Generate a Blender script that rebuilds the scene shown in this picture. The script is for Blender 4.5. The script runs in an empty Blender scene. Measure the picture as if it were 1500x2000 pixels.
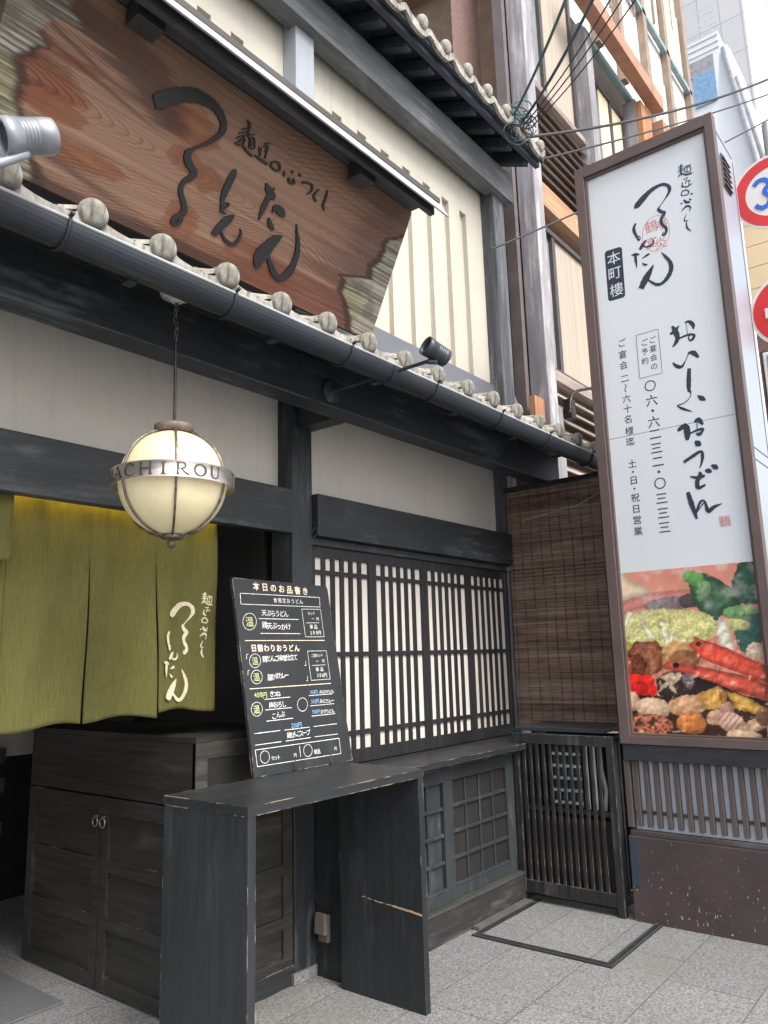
import bpy, math, random
import numpy as np
from mathutils import Vector, Matrix
random.seed(7); rng = np.random.default_rng(7)
S = bpy.context.scene; C = S.collection
R = math.radians
# ------------------------------------------------------------------ camera
F, YAW, PITCH, ROLL, EYE = 1503.92, R(51.593), R(10.705), R(-1.6017), 1.5      # pixels at 1500x2000
fw = np.array([math.sin(YAW)*math.cos(PITCH), math.cos(YAW)*math.cos(PITCH), math.sin(PITCH)])
r0 = np.array([math.cos(YAW), -math.sin(YAW), 0]); u0 = np.cross(r0, fw)
rt = math.cos(ROLL)*r0+math.sin(ROLL)*u0; up = -math.sin(ROLL)*r0+math.cos(ROLL)*u0
cam = bpy.data.cameras.new('camera'); co = bpy.data.objects.new('camera', cam); C.objects.link(co)
cam.sensor_fit = 'VERTICAL'; cam.sensor_height = 24; cam.lens = F/2000*24; cam.clip_start = .05; cam.clip_end = 2000
M = Matrix.Identity(4)
for i in range(3):
    M[i][0] = rt[i]; M[i][1] = up[i]; M[i][2] = -fw[i]
M[2][3] = EYE
co.matrix_world = M; S.camera = co
# ------------------------------------------------------------------ world, sun, exposure
SUN_EL, SUN_AZ = 50, 192          # azimuth measured from +Y (into the building) towards +X
W = bpy.data.worlds.new('World'); S.world = W; W.use_nodes = True
wn = W.node_tree; bg = wn.nodes['Background']
sky = wn.nodes.new('ShaderNodeTexSky'); sky.sky_type = 'NISHITA'; sky.sun_disc = False
sky.sun_elevation = R(SUN_EL); sky.sun_rotation = R(SUN_AZ); sky.dust_density = 4; sky.air_density = 1.0
hs = wn.nodes.new('ShaderNodeHueSaturation'); hs.inputs['Saturation'].default_value = .34
wn.links.new(sky.outputs[0], hs.inputs['Color']); wn.links.new(hs.outputs[0], bg.inputs[0])
bg.inputs[1].default_value = .14
sl = bpy.data.lights.new('sun', 'SUN'); sl.energy = 1.2; sl.angle = R(22); sl.color = (1, .95, .88)
so = bpy.data.objects.new('sun', sl); C.objects.link(so)
az, el = R(SUN_AZ), R(SUN_EL)
sd = Vector((math.sin(az)*math.cos(el), math.cos(az)*math.cos(el), math.sin(el)))
so.rotation_euler = (-sd).to_track_quat('-Z', 'Y').to_euler()
V = S.view_settings; V.view_transform = 'Standard'; V.look = 'None'; V.gamma = 1; V.exposure = 1.3
S.cycles.max_bounces = 6; S.cycles.diffuse_bounces = 3; S.cycles.use_denoising = True
# ------------------------------------------------------------------ measuring helpers
def ray(x, y): return rt*(x-750)/F-up*(y-1000)/F+fw
def onY(x, y, Y): d = ray(x, y); return Y/d[1]*d+np.array([0, 0, EYE])
def onX(x, y, X): d = ray(x, y); return X/d[0]*d+np.array([0, 0, EYE])
class Plane:                       # a real flat face: origin, two unit axes; uv() reads a spot on it
    def __init__(s, o, u, v):
        s.o = np.array(o, float); s.u = np.array(u, float); s.v = np.array(v, float)
        s.u /= np.linalg.norm(s.u); s.v /= np.linalg.norm(s.v); s.n = np.cross(s.u, s.v)
    def uv(s, x, y):
        d = ray(x, y); e = np.array([0, 0, EYE]); t = (s.n@(s.o-e))/(s.n@d); p = e+d*t-s.o
        return np.array([p@s.u, p@s.v])
    def P(s, a, b, h=0): return s.o+s.u*a+s.v*b+s.n*h
# ------------------------------------------------------------------ mesh helpers
ROOT = {}
class MB:
    def __init__(s): s.v = []; s.f = []; s.sm = []
    def add(s, vs, fs, sm=False):
        o = len(s.v); s.v += [tuple(map(float, p)) for p in vs]; s.f += [tuple(i+o for i in f) for f in fs]; s.sm += [sm]*len(fs); return s
    def box(s, x0, x1, y0, y1, z0, z1):
        return s.add([(x0,y0,z0),(x1,y0,z0),(x1,y1,z0),(x0,y1,z0),(x0,y0,z1),(x1,y0,z1),(x1,y1,z1),(x0,y1,z1)],
                     [(0,3,2,1),(4,5,6,7),(0,1,5,4),(1,2,6,5),(2,3,7,6),(3,0,4,7)])
    def hexa(s, b, t):             # any eight corners: bottom loop, top loop
        return s.add(list(b)+list(t), [(0,3,2,1),(4,5,6,7),(0,1,5,4),(1,2,6,5),(2,3,7,6),(3,0,4,7)])
    def prism(s, poly, fn, h0, h1):
        n = len(poly); vs = [fn(a, b, h0) for a, b in poly]+[fn(a, b, h1) for a, b in poly]
        return s.add(vs, [tuple(range(n))[::-1], tuple(range(n, 2*n))]+[(i, (i+1) % n, n+(i+1) % n, n+i) for i in range(n)])
    def tube(s, pts, r, n=10, cap=True, rs=None):
        pts = [Vector(p) for p in pts]; m = len(pts); vs = []; fs = []
        t0 = (pts[1]-pts[0]).normalized(); a = t0.orthogonal().normalized()
        for i, p in enumerate(pts):
            t = (pts[min(i+1, m-1)]-pts[max(i-1, 0)]).normalized(); a = (a-t*a.dot(t)).normalized(); b = t.cross(a)
            q = rs[i] if rs else r
            vs += [p+(a*math.cos(k*2*math.pi/n)+b*math.sin(k*2*math.pi/n))*q for k in range(n)]
        for i in range(m-1):
            fs += [(i*n+k, i*n+(k+1) % n, (i+1)*n+(k+1) % n, (i+1)*n+k) for k in range(n)]
        s.add(vs, fs, True)
        if cap: s.add(vs[:n], [tuple(range(n))[::-1]]); s.add(vs[-n:], [tuple(range(n))])
        return s
    def lathe(s, prof, o, ax=(0,0,1), n=32, a0=0, a1=2*math.pi, sm=True):   # prof: (radius, along)
        ax = Vector(ax).normalized(); e = ax.orthogonal().normalized() if abs(ax.z) < .99 else Vector((1,0,0)); g = ax.cross(e); o = Vector(o)
        full = a1-a0 > 6.28; m = n if full else n+1; vs = []; fs = []; k = len(prof)
        for i in range(m):
            c = math.cos(a0+(a1-a0)*i/n); d = math.sin(a0+(a1-a0)*i/n)
            vs += [o+ax*h+(e*c+g*d)*q for q, h in prof]
        for i in range(n):
            j = (i+1) % m
            fs += [(i*k+t, j*k+t, j*k+t+1, i*k+t+1) for t in range(k-1)]
        return s.add(vs, fs, sm)
    def build(s, name, mat, parent=None, bevel=0, seg=2):
        me = bpy.data.meshes.new(name)
        L = ROOT.get(parent.name, (0,0,0)) if parent else (0,0,0)
        me.from_pydata([(a-L[0], b-L[1], c-L[2]) for a, b, c in s.v], [], s.f)
        me.polygons.foreach_set('use_smooth', s.sm); me.materials.append(mat); me.update()
        o = bpy.data.objects.new(name, me); C.objects.link(o)
        if parent: o.parent = parent; ROOT[o.name] = L
        else: ROOT[o.name] = (0,0,0)
        if bevel:
            b = o.modifiers.new('bevel', 'BEVEL'); b.width = bevel; b.segments = seg; b.limit_method = 'ANGLE'; b.angle_limit = R(40)
        return o
def box(*a): return MB().box(*a)
def thing(name, label, cat, loc=(0,0,0), group=None):
    o = bpy.data.objects.new(name, None); o.empty_display_size = .1; C.objects.link(o); o.location = loc; ROOT[o.name] = tuple(loc)
    o['label'] = label; o['category'] = cat
    if group: o['group'] = group
    return o
def tag(o, label=None, cat=None, group=None, kind=None):
    for k, q in (('label', label), ('category', cat), ('group', group), ('kind', kind)):
        if q: o[k] = q
    return o
# ------------------------------------------------------------------ strokes and lettering
def spline(pts, k=6):
    p = np.array(pts, float); out = []
    for i in range(len(p)-1):
        a, b, c, d = p[max(i-1, 0)], p[i], p[i+1], p[min(i+2, len(p)-1)]
        for t in np.linspace(0, 1, k, endpoint=False):
            out.append(.5*((2*b)+(c-a)*t+(2*a-5*b+4*c-d)*t*t+(3*b-a-3*c+d)*t**3))
    out.append(p[-1]); q = np.array(out); q[:, 2] = np.maximum(q[:, 2], .03*p[:, 2].max()); return q
LIFT = [0]; WID = [1.0]
def ribbon(mb, pts, fn, h, base=0, k=6, smooth=True):   # pts (x,y,width) in any 2-D frame; fn(x,y,h)->3-D
    q = spline(pts, k) if smooth else np.array(pts, float); n = len(q)
    t = np.gradient(q[:, :2], axis=0); t /= np.linalg.norm(t, axis=1)[:, None]+1e-9; nn = np.stack([-t[:, 1], t[:, 0]], 1)
    LIFT[0] = (LIFT[0]+1) % 40
    hh = h+LIFT[0]*4e-5+np.arange(n)*2e-6
    ph = (q[0, 0]*7.3) % 6; wob = 1+.06*np.sin(np.arange(n)*1.9+ph)+.04*np.sin(np.arange(n)*.7+ph)
    q[:, 2] *= WID[0]
    A = q[:, :2]+nn*(q[:, 2]*wob/2)[:, None]; B = q[:, :2]-nn*(q[:, 2]*wob/2)[:, None]
    vs = []; fs = []
    for i in range(n): vs += [fn(*A[i], hh[i]), fn(*B[i], hh[i])]
    for i in range(n-1): fs.append((2*i, 2*i+1, 2*i+3, 2*i+2))
    if base is not None:
        o = len(vs)
        for i in range(n): vs += [fn(*A[i], base), fn(*B[i], base)]
        for i in range(n-1): fs += [(2*i, 2*i+2, o+2*i+2, o+2*i), (2*i+3, 2*i+1, o+2*i+1, o+2*i+3)]
        fs += [(1, 0, o, o+1), (2*n-2, 2*n-1, o+2*n-1, o+2*n-2)]
    mb.add(vs, fs)
_G = {}
BOLD = [.005]
def glyph(ch):
    if (ch, BOLD[0]) in _G: return _G[ch, BOLD[0]]
    c = bpy.data.curves.new('glyph', 'FONT'); c.body = ch; c.size = 1; c.resolution_u = 3; c.offset = BOLD[0]
    o = bpy.data.objects.new('glyph', c); C.objects.link(o)
    dg = bpy.context.evaluated_depsgraph_get(); dg.update()
    me = bpy.data.meshes.new_from_object(o.evaluated_get(dg))
    vs = np.array([v.co[:2] for v in me.vertices]) if len(me.vertices) else np.zeros((0, 2)); fs = [tuple(p.vertices) for p in me.polygons]
    w = 1 if ord(ch) > 255 else (vs[:, 0].max()+.05 if len(vs) else .3)
    bpy.data.objects.remove(o); bpy.data.curves.remove(c); bpy.data.meshes.remove(me)
    _G[ch, BOLD[0]] = (vs-np.array([w/2, .37]), fs); return _G[ch, BOLD[0]]
def put(mb, ch, c, size, fn, h, slant=0, sx=1, rot=0, jit=0):
    vs, fs = glyph(ch)
    if not len(fs): return
    q = vs*size*np.array([sx, 1]); q[:, 0] += q[:, 1]*slant
    if rot: q = q@np.array([[math.cos(rot), math.sin(rot)], [-math.sin(rot), math.cos(rot)]])
    q = q+np.array(c)+rng.normal(0, 1, 2)*jit*size
    mb.add([fn(a, b, h) for a, b in q], fs)
def chars(mb, s, a, b, size, fn, h, **k):               # characters spread from point a to point b
    n = len(s)
    for i, ch in enumerate(s):
        t = i/(n-1) if n > 1 else .5
        put(mb, ch, (a[0]+(b[0]-a[0])*t, a[1]+(b[1]-a[1])*t), size, fn, h, **k)
def ring2(cx, cy, rx, ry, w, n=28): return [(cx+rx*math.cos(i*2*math.pi/n), cy+ry*math.sin(i*2*math.pi/n), w) for i in range(n+1)]
# ------------------------------------------------------------------ materials
def nd(m, t, **k):
    n = m.node_tree.nodes.new(t)
    for a, b in k.items():
        if a in n.inputs.keys(): n.inputs[a].default_value = b
        else: setattr(n, a, b)
    return n
def new(name):
    m = bpy.data.materials.new(name); m.use_nodes = True; return m, m.node_tree.nodes['Principled BSDF'], m.node_tree.links
def rgb(h):                        # sRGB 0-255 to linear
    f = lambda c: c/12.92 if c <= .04045 else ((c+.055)/1.055)**2.4
    return tuple(f(c/255) for c in h)+(1,)
def noise(m, L, scale=(1,1,1), s=5, detail=5, rough=.55, coord='Object', dist=0):
    tc = nd(m, 'ShaderNodeTexCoord'); mp = nd(m, 'ShaderNodeMapping'); mp.inputs['Scale'].default_value = scale
    n = nd(m, 'ShaderNodeTexNoise'); n.inputs['Scale'].default_value = s; n.inputs['Detail'].default_value = detail; n.inputs['Roughness'].default_value = rough; n.inputs['Distortion'].default_value = dist
    L.new(tc.outputs[coord], mp.inputs[0]); L.new(mp.outputs[0], n.inputs['Vector']); return n.outputs['Fac']
def ramp(m, L, fac, a, b, ca=(0,0,0,1), cb=(1,1,1,1)):
    r = nd(m, 'ShaderNodeValToRGB'); e = r.color_ramp.elements; e[0].position = a; e[1].position = b; e[0].color = ca; e[1].color = cb
    L.new(fac, r.inputs[0]); return r.outputs[0]
def mix(m, L, f, a, b, mode='MIX'):
    n = nd(m, 'ShaderNodeMix', data_type='RGBA', blend_type=mode)
    for sock, q in ((n.inputs[0], f), (n.inputs[6], a), (n.inputs[7], b)):
        if isinstance(q, bpy.types.NodeSocket): L.new(q, sock)
        else: sock.default_value = q
    return n.outputs[2]
def mul(m, L, a, b):
    n = nd(m, 'ShaderNodeMath', operation='MULTIPLY')
    for i, q in enumerate((a, b)):
        if isinstance(q, bpy.types.NodeSocket): L.new(q, n.inputs[i])
        else: n.inputs[i].default_value = q
    return n.outputs[0]
def bump(m, L, P, h, st=.3, d=.002):
    b = nd(m, 'ShaderNodeBump'); b.inputs['Strength'].default_value = st; b.inputs['Distance'].default_value = d
    L.new(h, b.inputs['Height']); L.new(b.outputs[0], P.inputs['Normal'])
def plain(name, col, rough=.5, metal=0, var=.12, s=6, bmp=0, scale=(1,1,1), spec=.5, col2=None):
    m, P, L = new(name); n = noise(m, L, scale, s)
    c2 = col2 or tuple(c*(1-var*2) for c in col[:3])+(1,)
    L.new(mix(m, L, ramp(m, L, n, .3, .7), c2, tuple(min(1, c*(1+var)) for c in col[:3])+(1,)), P.inputs['Base Color'])
    P.inputs['Roughness'].default_value = rough; P.inputs['Metallic'].default_value = metal; P.inputs['Specular IOR Level'].default_value = spec
    if bmp: bump(m, L, P, noise(m, L, scale, s*8), bmp)
    return m
AX = {'x': (.05, 1, 1), 'y': (1, .05, 1), 'z': (1, 1, .05)}
def wood(name, dark, light, ax='x', grain=55, rough=.5, scuff=None, amt=.5, ss=4, wear=None, wr=.006, bst=.35, spec=.4, wth=.5):
    m, P, L = new(name)
    g = noise(m, L, AX[ax], grain, 6, .65, dist=.4); big = noise(m, L, tuple(max(.3, q) for q in AX[ax]), 2.2, 3)
    col = mix(m, L, ramp(m, L, g, .35, .7), dark, light)
    col = mix(m, L, ramp(m, L, big, .35, .75), col, tuple(c*.6 for c in dark[:3])+(1,))
    if scuff:
        a = ramp(m, L, noise(m, L, tuple(max(.35, q) for q in AX[ax]), ss, 7, .68), .56-.1*amt, .74-.1*amt)
        b = ramp(m, L, noise(m, L, AX[ax], 30, 4), .38, .66)
        col = mix(m, L, mul(m, L, a, b), col, scuff)
        fl = ramp(m, L, noise(m, L, tuple(max(.35, q) for q in AX[ax]), 26, 4, .6), .72, .75)
        col = mix(m, L, mul(m, L, fl, .5*amt), col, tuple(min(1, c*1.6) for c in scuff[:3])+(1,))
    if wear:
        bv = nd(m, 'ShaderNodeBevel', samples=4); bv.inputs['Radius'].default_value = wr
        ge = nd(m, 'ShaderNodeNewGeometry'); dt = nd(m, 'ShaderNodeVectorMath', operation='DOT_PRODUCT')
        L.new(bv.outputs[0], dt.inputs[0]); L.new(ge.outputs['Normal'], dt.inputs[1])
        e = ramp(m, L, dt.outputs['Value'], .86, .97, (1,1,1,1), (0,0,0,1))
        w = ramp(m, L, noise(m, L, (1,1,1), 9, 6, .7), wth-.03, wth+.05)
        col = mix(m, L, mul(m, L, e, w), col, wear)
    L.new(col, P.inputs['Base Color']); P.inputs['Specular IOR Level'].default_value = spec
    rr = nd(m, 'ShaderNodeMapRange'); rr.inputs['To Min'].default_value = rough-.12; rr.inputs['To Max'].default_value = rough+.15
    L.new(g, rr.inputs[0]); L.new(rr.outputs[0], P.inputs['Roughness']); bump(m, L, P, g, bst, .003)
    return m
D1, D2 = (.020,.023,.027,1), (.048,.052,.058,1)
BLK_X = wood('black_stained_beam', D1, D2, 'x', scuff=(.16,.17,.18,1), amt=.62, ss=3)
BLK_XP = wood('black_beam_peeling', D1, (.034,.043,.058,1), 'x', scuff=(.13,.16,.19,1), amt=.5, ss=5, wear=(.16,.19,.22,1), wr=.009, wth=.44)
BLK_Z = wood('black_stained_post', D1, (.035,.04,.046,1), 'z', scuff=(.12,.13,.14,1), amt=.45, ss=4)
BLK_Y = wood('black_stained_bracket', D1, D2, 'y', scuff=(.1,.11,.12,1), amt=.3)
LAT = wood('black_lattice_wood', (.016,.016,.018,1), (.032,.033,.036,1), 'z', rough=.5, wear=(.3,.22,.15,1), wr=.004, wth=.66)
TBL = wood('worn_black_table_wood', (.021,.023,.025,1), (.036,.039,.042,1), 'x', grain=40, rough=.4, scuff=(.07,.08,.095,1), amt=.25, wear=(.58,.42,.28,1), wr=.006, wth=.52)
TBZ = wood('worn_black_table_side', (.018,.022,.024,1), (.030,.034,.037,1), 'z', grain=40, rough=.42, scuff=(.05,.06,.075,1), amt=.2, wear=(.4,.36,.31,1), wr=.005, wth=.56)
CAB = wood('dark_cabinet_wood', (.020,.020,.017,1), (.038,.037,.032,1), 'y', grain=45, rough=.45, scuff=(.07,.066,.058,1), amt=.05, wear=(.30,.21,.13,1), wr=.005, wth=.60)
CABX = wood('grey_brown_cabinet_panel', (.030,.027,.024,1), (.075,.068,.059,1), 'x', grain=35, rough=.5, scuff=(.1,.09,.08,1), amt=.2, wear=(.30,.21,.13,1), wr=.005, wth=.60)
GRN = wood('charcoal_painted_panel', (.03,.036,.04,1), (.05,.057,.062,1), 'z', grain=40, rough=.55, scuff=(.12,.13,.13,1), amt=.1)
WEA = wood('weathered_grey_post', (.06,.065,.075,1), (.2,.21,.23,1), 'z', grain=30, rough=.8, scuff=(.36,.36,.37,1), amt=.5, bst=.6)
BASE = wood('worn_plinth_board', (.02,.02,.02,1), (.05,.046,.042,1), 'x', grain=30, rough=.8, scuff=(.2,.16,.11,1), amt=.55, ss=7, bst=.6)
def plaster(name, col, warm):
    m, P, L = new(name); c = mix(m, L, ramp(m, L, noise(m, L, (1,1,1), 1.7, 6, .6), .3, .7), col, warm)
    c = mix(m, L, mul(m, L, ramp(m, L, noise(m, L, (1,1,.07), 16, 5, .6), .52, .72), .22), c, tuple(q*.62 for q in col[:3])+(1,))
    c = mix(m, L, mul(m, L, ramp(m, L, noise(m, L, (1,1,1), 9, 6, .7), .55, .72), .16), c, tuple(q*.7 for q in col[:3])+(1,))
    L.new(c, P.inputs['Base Color']); P.inputs['Roughness'].default_value = .88; P.inputs['Specular IOR Level'].default_value = .2; bump(m, L, P, noise(m, L, (1,1,1), 24, 6, .65), .15, .004); return m
PLA = plaster('grey_cream_plaster', (.60,.57,.53,1), (.66,.62,.56,1)); PLU = plaster('cream_upper_plaster', (.49,.465,.40,1), (.54,.51,.44,1))
PAP = plain('shoji_paper', (.56,.52,.475,1), .8, var=.09, s=3, scale=(1,1,.5))
GUT = plain('dark_blue_grey_gutter_plastic', (.016,.022,.031,1), .5, var=.1, s=2)
STEEL = plain('brushed_steel', (.55,.54,.52,1), .32, 1, var=.15, s=20)
IRON = plain('dark_iron', (.06,.055,.05,1), .5, .8, var=.3, s=30)
RUST = plain('brown_aged_metal', (.18,.14,.11,1), .6, .5, var=.3, s=20)
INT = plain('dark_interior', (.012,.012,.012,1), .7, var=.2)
BROWN = plain('brown_powder_coated_metal', (.115,.082,.078,1), .5, .1, var=.08, s=4)
# tile: grey fired clay with lichen
def tile_mat():
    m, P, L = new('weathered_clay_tile')
    a = ramp(m, L, noise(m, L, (1,1,1), 14, 7, .65), .35, .68, (.17,.16,.135,1), (.43,.41,.365,1))
    st = ramp(m, L, noise(m, L, (1,1,.12), 45, 4), .52, .68)
    col = mix(m, L, mul(m, L, st, .8), a, (.06,.054,.044,1))
    li = ramp(m, L, noise(m, L, (1,1,1), 60, 4), .6, .7)
    col = mix(m, L, mul(m, L, li, .35), col, (.22,.22,.12,1))
    L.new(col, P.inputs['Base Color']); P.inputs['Roughness'].default_value = .75; bump(m, L, P, noise(m, L, (1,1,1), 90), .18, .003); return m
TILE = tile_mat()
def granite():
    m, P, L = new('granite_paving')
    tc = nd(m, 'ShaderNodeTexCoord')
    def vor(s, f='F1'):
        v = nd(m, 'ShaderNodeTexVoronoi'); v.inputs['Scale'].default_value = s; L.new(tc.outputs['Object'], v.inputs['Vector']); return v
    sp = nd(m, 'ShaderNodeSeparateColor'); L.new(vor(125).outputs['Color'], sp.inputs[0])
    a = ramp(m, L, sp.outputs[0], .1, .7, (.12,.125,.135,1), (.45,.45,.445,1))
    n2 = ramp(m, L, noise(m, L, (1,1,1), 70, 3, .75), .42, .58, (.15,.155,.165,1), (.48,.48,.475,1))
    col = mix(m, L, .5, a, n2)
    fine = ramp(m, L, noise(m, L, (1,1,1), 260, 2), .3, .7, (.7,.7,.7,1), (1.2,1.2,1.2,1)); col = mix(m, L, .8, col, fine, 'MULTIPLY')
    br = nd(m, 'ShaderNodeTexBrick'); mp = nd(m, 'ShaderNodeMapping'); mp.inputs['Location'].default_value = (.0, -1.06, 0)
    L.new(tc.outputs['Object'], mp.inputs[0]); L.new(mp.outputs[0], br.inputs['Vector'])
    br.offset = .32; br.inputs['Scale'].default_value = 1; br.inputs['Brick Width'].default_value = .82; br.inputs['Row Height'].default_value = .392
    br.inputs['Mortar Size'].default_value = .0028; br.inputs['Mortar Smooth'].default_value = .3
    br.inputs['Color1'].default_value = (.86,.87,.88,1); br.inputs['Color2'].default_value = (1.08,1.07,1.06,1); br.inputs['Mortar'].default_value = (.36,.35,.33,1)
    col = mix(m, L, 1, col, br.outputs['Color'], 'MULTIPLY'); col = mix(m, L, 1, col, (.64,.64,.635,1), 'MULTIPLY')
    dirt = ramp(m, L, noise(m, L, (1,1,1), 2.1, 6, .62), .45, .75); col = mix(m, L, mul(m, L, dirt, .5), col, (.15,.14,.12,1))
    st = ramp(m, L, noise(m, L, (1,1,1), 3.3, 5, .7), .68, .76); col = mix(m, L, mul(m, L, st, .55), col, (.26,.17,.09,1))
    L.new(col, P.inputs['Base Color']); P.inputs['Roughness'].default_value = .65
    ms = nd(m, 'ShaderNodeMath', operation='MULTIPLY_ADD'); L.new(br.outputs['Fac'], ms.inputs[0]); ms.inputs[1].default_value = -3; L.new(noise(m, L, (1,1,1), 200, 2), ms.inputs[2])
    bump(m, L, P, ms.outputs[0], .35, .002); return m
GRANITE = granite()
def vcol(name, rough=.6, extra=None, spec=.4):           # colour attribute printed or grown into the surface
    m, P, L = new(name); a = nd(m, 'ShaderNodeVertexColor', layer_name='Col')
    c = a.outputs[0]
    if extra: c = extra(m, L, P, c)
    L.new(c, P.inputs['Base Color']); P.inputs['Roughness'].default_value = rough; P.inputs['Specular IOR Level'].default_value = spec; return m
def fbm(x, y, s=1, oct=4, seed=0, g=.5):
    r = np.random.default_rng(seed); T = r.random((256, 256)); out = np.zeros_like(x, float); amp = 1; tot = 0
    for _ in range(oct):
        X = x*s; Y = y*s; i = np.floor(X).astype(int); j = np.floor(Y).astype(int); a = X-i; b = Y-j; a = a*a*(3-2*a); b = b*b*(3-2*b)
        q = lambda di, dj: T[(i+di) % 256, (j+dj) % 256]
        out += amp*((q(0,0)*(1-a)+q(1,0)*a)*(1-b)+(q(0,1)*(1-a)+q(1,1)*a)*b); tot += amp; amp *= g; s *= 2.03
    return out/tot
def grid(name, fn, us, vs, cols, mat, parent=None):      # coloured sheet; fn(U,V)->(x,y,z) arrays; cols (n,m,3) linear
    U, Vv = np.meshgrid(us, vs); X = fn(U, Vv); n, m_ = U.shape
    L0 = np.array(ROOT.get(parent.name, (0,0,0)) if parent else (0,0,0))
    pts = np.stack(X, -1).reshape(-1, 3)-L0
    idx = np.arange(n*m_).reshape(n, m_); q = np.stack([idx[:-1,:-1], idx[:-1,1:], idx[1:,1:], idx[1:,:-1]], -1).reshape(-1, 4)
    me = bpy.data.meshes.new(name); me.vertices.add(len(pts)); me.vertices.foreach_set('co', pts.ravel())
    me.loops.add(q.size); me.loops.foreach_set('vertex_index', q.ravel()); me.polygons.add(len(q)); me.polygons.foreach_set('loop_start', np.arange(0, q.size, 4)); me.polygons.foreach_set('loop_total', np.full(len(q), 4))
    me.update(calc_edges=True); me.validate()
    if cols is not None:
        ca = me.color_attributes.new('Col', 'FLOAT_COLOR', 'POINT'); ca.data.foreach_set('color', np.concatenate([cols.reshape(-1, 3), np.ones((n*m_, 1))], 1).astype(np.float32).ravel())
    me.polygons.foreach_set('use_smooth', [True]*len(q)); me.materials.append(mat)
    o = bpy.data.objects.new(name, me); C.objects.link(o); ROOT[o.name] = tuple(L0)
    if parent: o.parent = parent
    return o
# ================================================================== ground
pv = box(-60, 200, -80, 60, -.3, 0).build('pavement', GRANITE); tag(pv, kind='structure')
# ================================================================== the restaurant
B = thing('restaurant_building', 'traditional two storey restaurant with black timber front, cream plaster and grey tiled eaves', 'building', (2.9, 2.95, 0))
w = MB(); w.box(-1.5, 2.81, 2.95, 3.06, 2.37, 3.1); w.box(-1.5, 2.81, 2.901, 2.949, 2.36, 2.38); w.box(2.96, 5.1, 2.95, 3.06, 2.36, 3.1)
w.build('plaster_wall', PLA, B)
box(2.81, 2.96, 2.84, 3.0, .05, 3.05).build('pillar', BLK_Z, B, .004)
box(2.795, 2.975, 2.83, 3.02, 0, .05).build('footing', GRANITE, B, .004)
box(-1.5, 2.808, 2.835, 2.90, 2.15, 2.386).build('lintel', BLK_X, B, .005)
l2 = MB(); l2.box(2.962, 5.098, 2.80, 2.95, 2.15, 2.38); l2.box(2.962, 5.095, 2.845, 2.94, 2.105, 2.148)
l2.build('lintel', BLK_X, B, .004)
box(5.1, 5.24, 2.83, 3.02, 0, 3.0).build('pillar', WEA, B, .004)
box(5.05, 5.1, 2.851, 2.94, .95, 2.1).build('window_jamb', BLK_Z, B, .003)
eb = MB(); eb.box(-1.5, 5.22, 2.455, 2.583, 2.726, 2.94); eb.build('eave_beam', BLK_XP, B, .004)
box(5.2205, 5.226, 2.46, 2.578, 2.73, 2.935).build('beam_end', WEA, B)
box(2.85, 2.955, 2.585, 2.838, 2.727, 2.86).build('bracket', BLK_Y, B, .004)
sf = MB(); sf.hexa([(-1.5,2.13,2.865),(5.3,2.13,2.865),(5.3,3.0,3.12),(-1.5,3.0,3.12)], [(-1.5,2.13,2.885),(5.3,2.13,2.885),(5.3,3.0,3.15),(-1.5,3.0,3.15)])
sf.build('eave_soffit', BLK_Y, B)
# lower roof: waved pan tiles, drop lips and round end caps
PT, X0 = .2755, .905
def tile_profile(t):               # height over one pitch, roll at t=0
    d = min(t, 1-t)
    return .022*math.cos(min(d/.2, 1)*math.pi/2)-.02*math.sin(max(0, (t-.12))/.88*math.pi)**.8 if t > .12 else .022*math.cos(min(t/.2, 1)*math.pi/2)
def tile_roof(mb, x0, n, ye, ze, yb, slope, p=PT, k=14):
    xs = [x0+p*(i/k) for i in range(n*k+1)]; h = [tile_profile((i % k)/k) for i in range(n*k+1)]
    prof = []
    rows = 5
    for q in range(rows):
        y0_ = ye+(yb-ye)*q/rows; y1_ = ye+(yb-ye)*(q+1)/rows
        for yy, dz in ((y0_, .018 if q else 0), (y1_+.015, 0)): prof.append([(x, yy, ze+(yy-ye)*slope+hh+dz) for x, hh in zip(xs, h)])
    m = len(xs)
    for q in range(len(prof)-1): mb.add(prof[q]+prof[q+1], [(i, i+1, m+i+1, m+i) for i in range(m-1)], False)
    top = prof[0]; lip = [(x, ye-.012, z-(.05+.022*math.sin(((i % k)/k)*math.pi))) for i, (x, y, z) in enumerate(top)]
    top2 = [(x, ye-.012, z) for x, y, z in top]; back = [(x, ye+.012, z) for x, y, z in lip]
    mb.add(top2+lip, [(i, i+1, m+i+1, m+i)[::-1] for i in range(m-1)]); mb.add(top+top2, [(i, i+1, m+i+1, m+i) for i in range(m-1)])
    mb.add(lip+back, [(i, i+1, m+i+1, m+i)[::-1] for i in range(m-1)])
    for i in range(n):             # raised side flange beside each roll
        xa = x0+p*i+p*.62; xb = x0+p*(i+1)-.03
        mb.hexa([(xa,ye+.0,ze-.02),(xb,ye+.0,ze+.012),(xb,ye+.25,ze+.012+.25*slope),(xa,ye+.25,ze-.02+.25*slope)], [(xa,ye+.0,ze-.006),(xb,ye+.0,ze+.026),(xb,ye+.25,ze+.026+.25*slope),(xa,ye+.25,ze-.006+.25*slope)])
tr = MB(); tile_roof(tr, X0-PT*8, 25, 2.1, 2.905, 2.95, .42); roof = tr.build('roof', TILE, B)
def cap_mesh(r): return [(0,-.024),(r*.45,-.0235),(r*.75,-.019),(r*.92,-.011),(r*.99,-.002),(r,.006),(r*.97,.016),(r*.8,.022),(r*.62,.10)]
c0 = None
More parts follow.
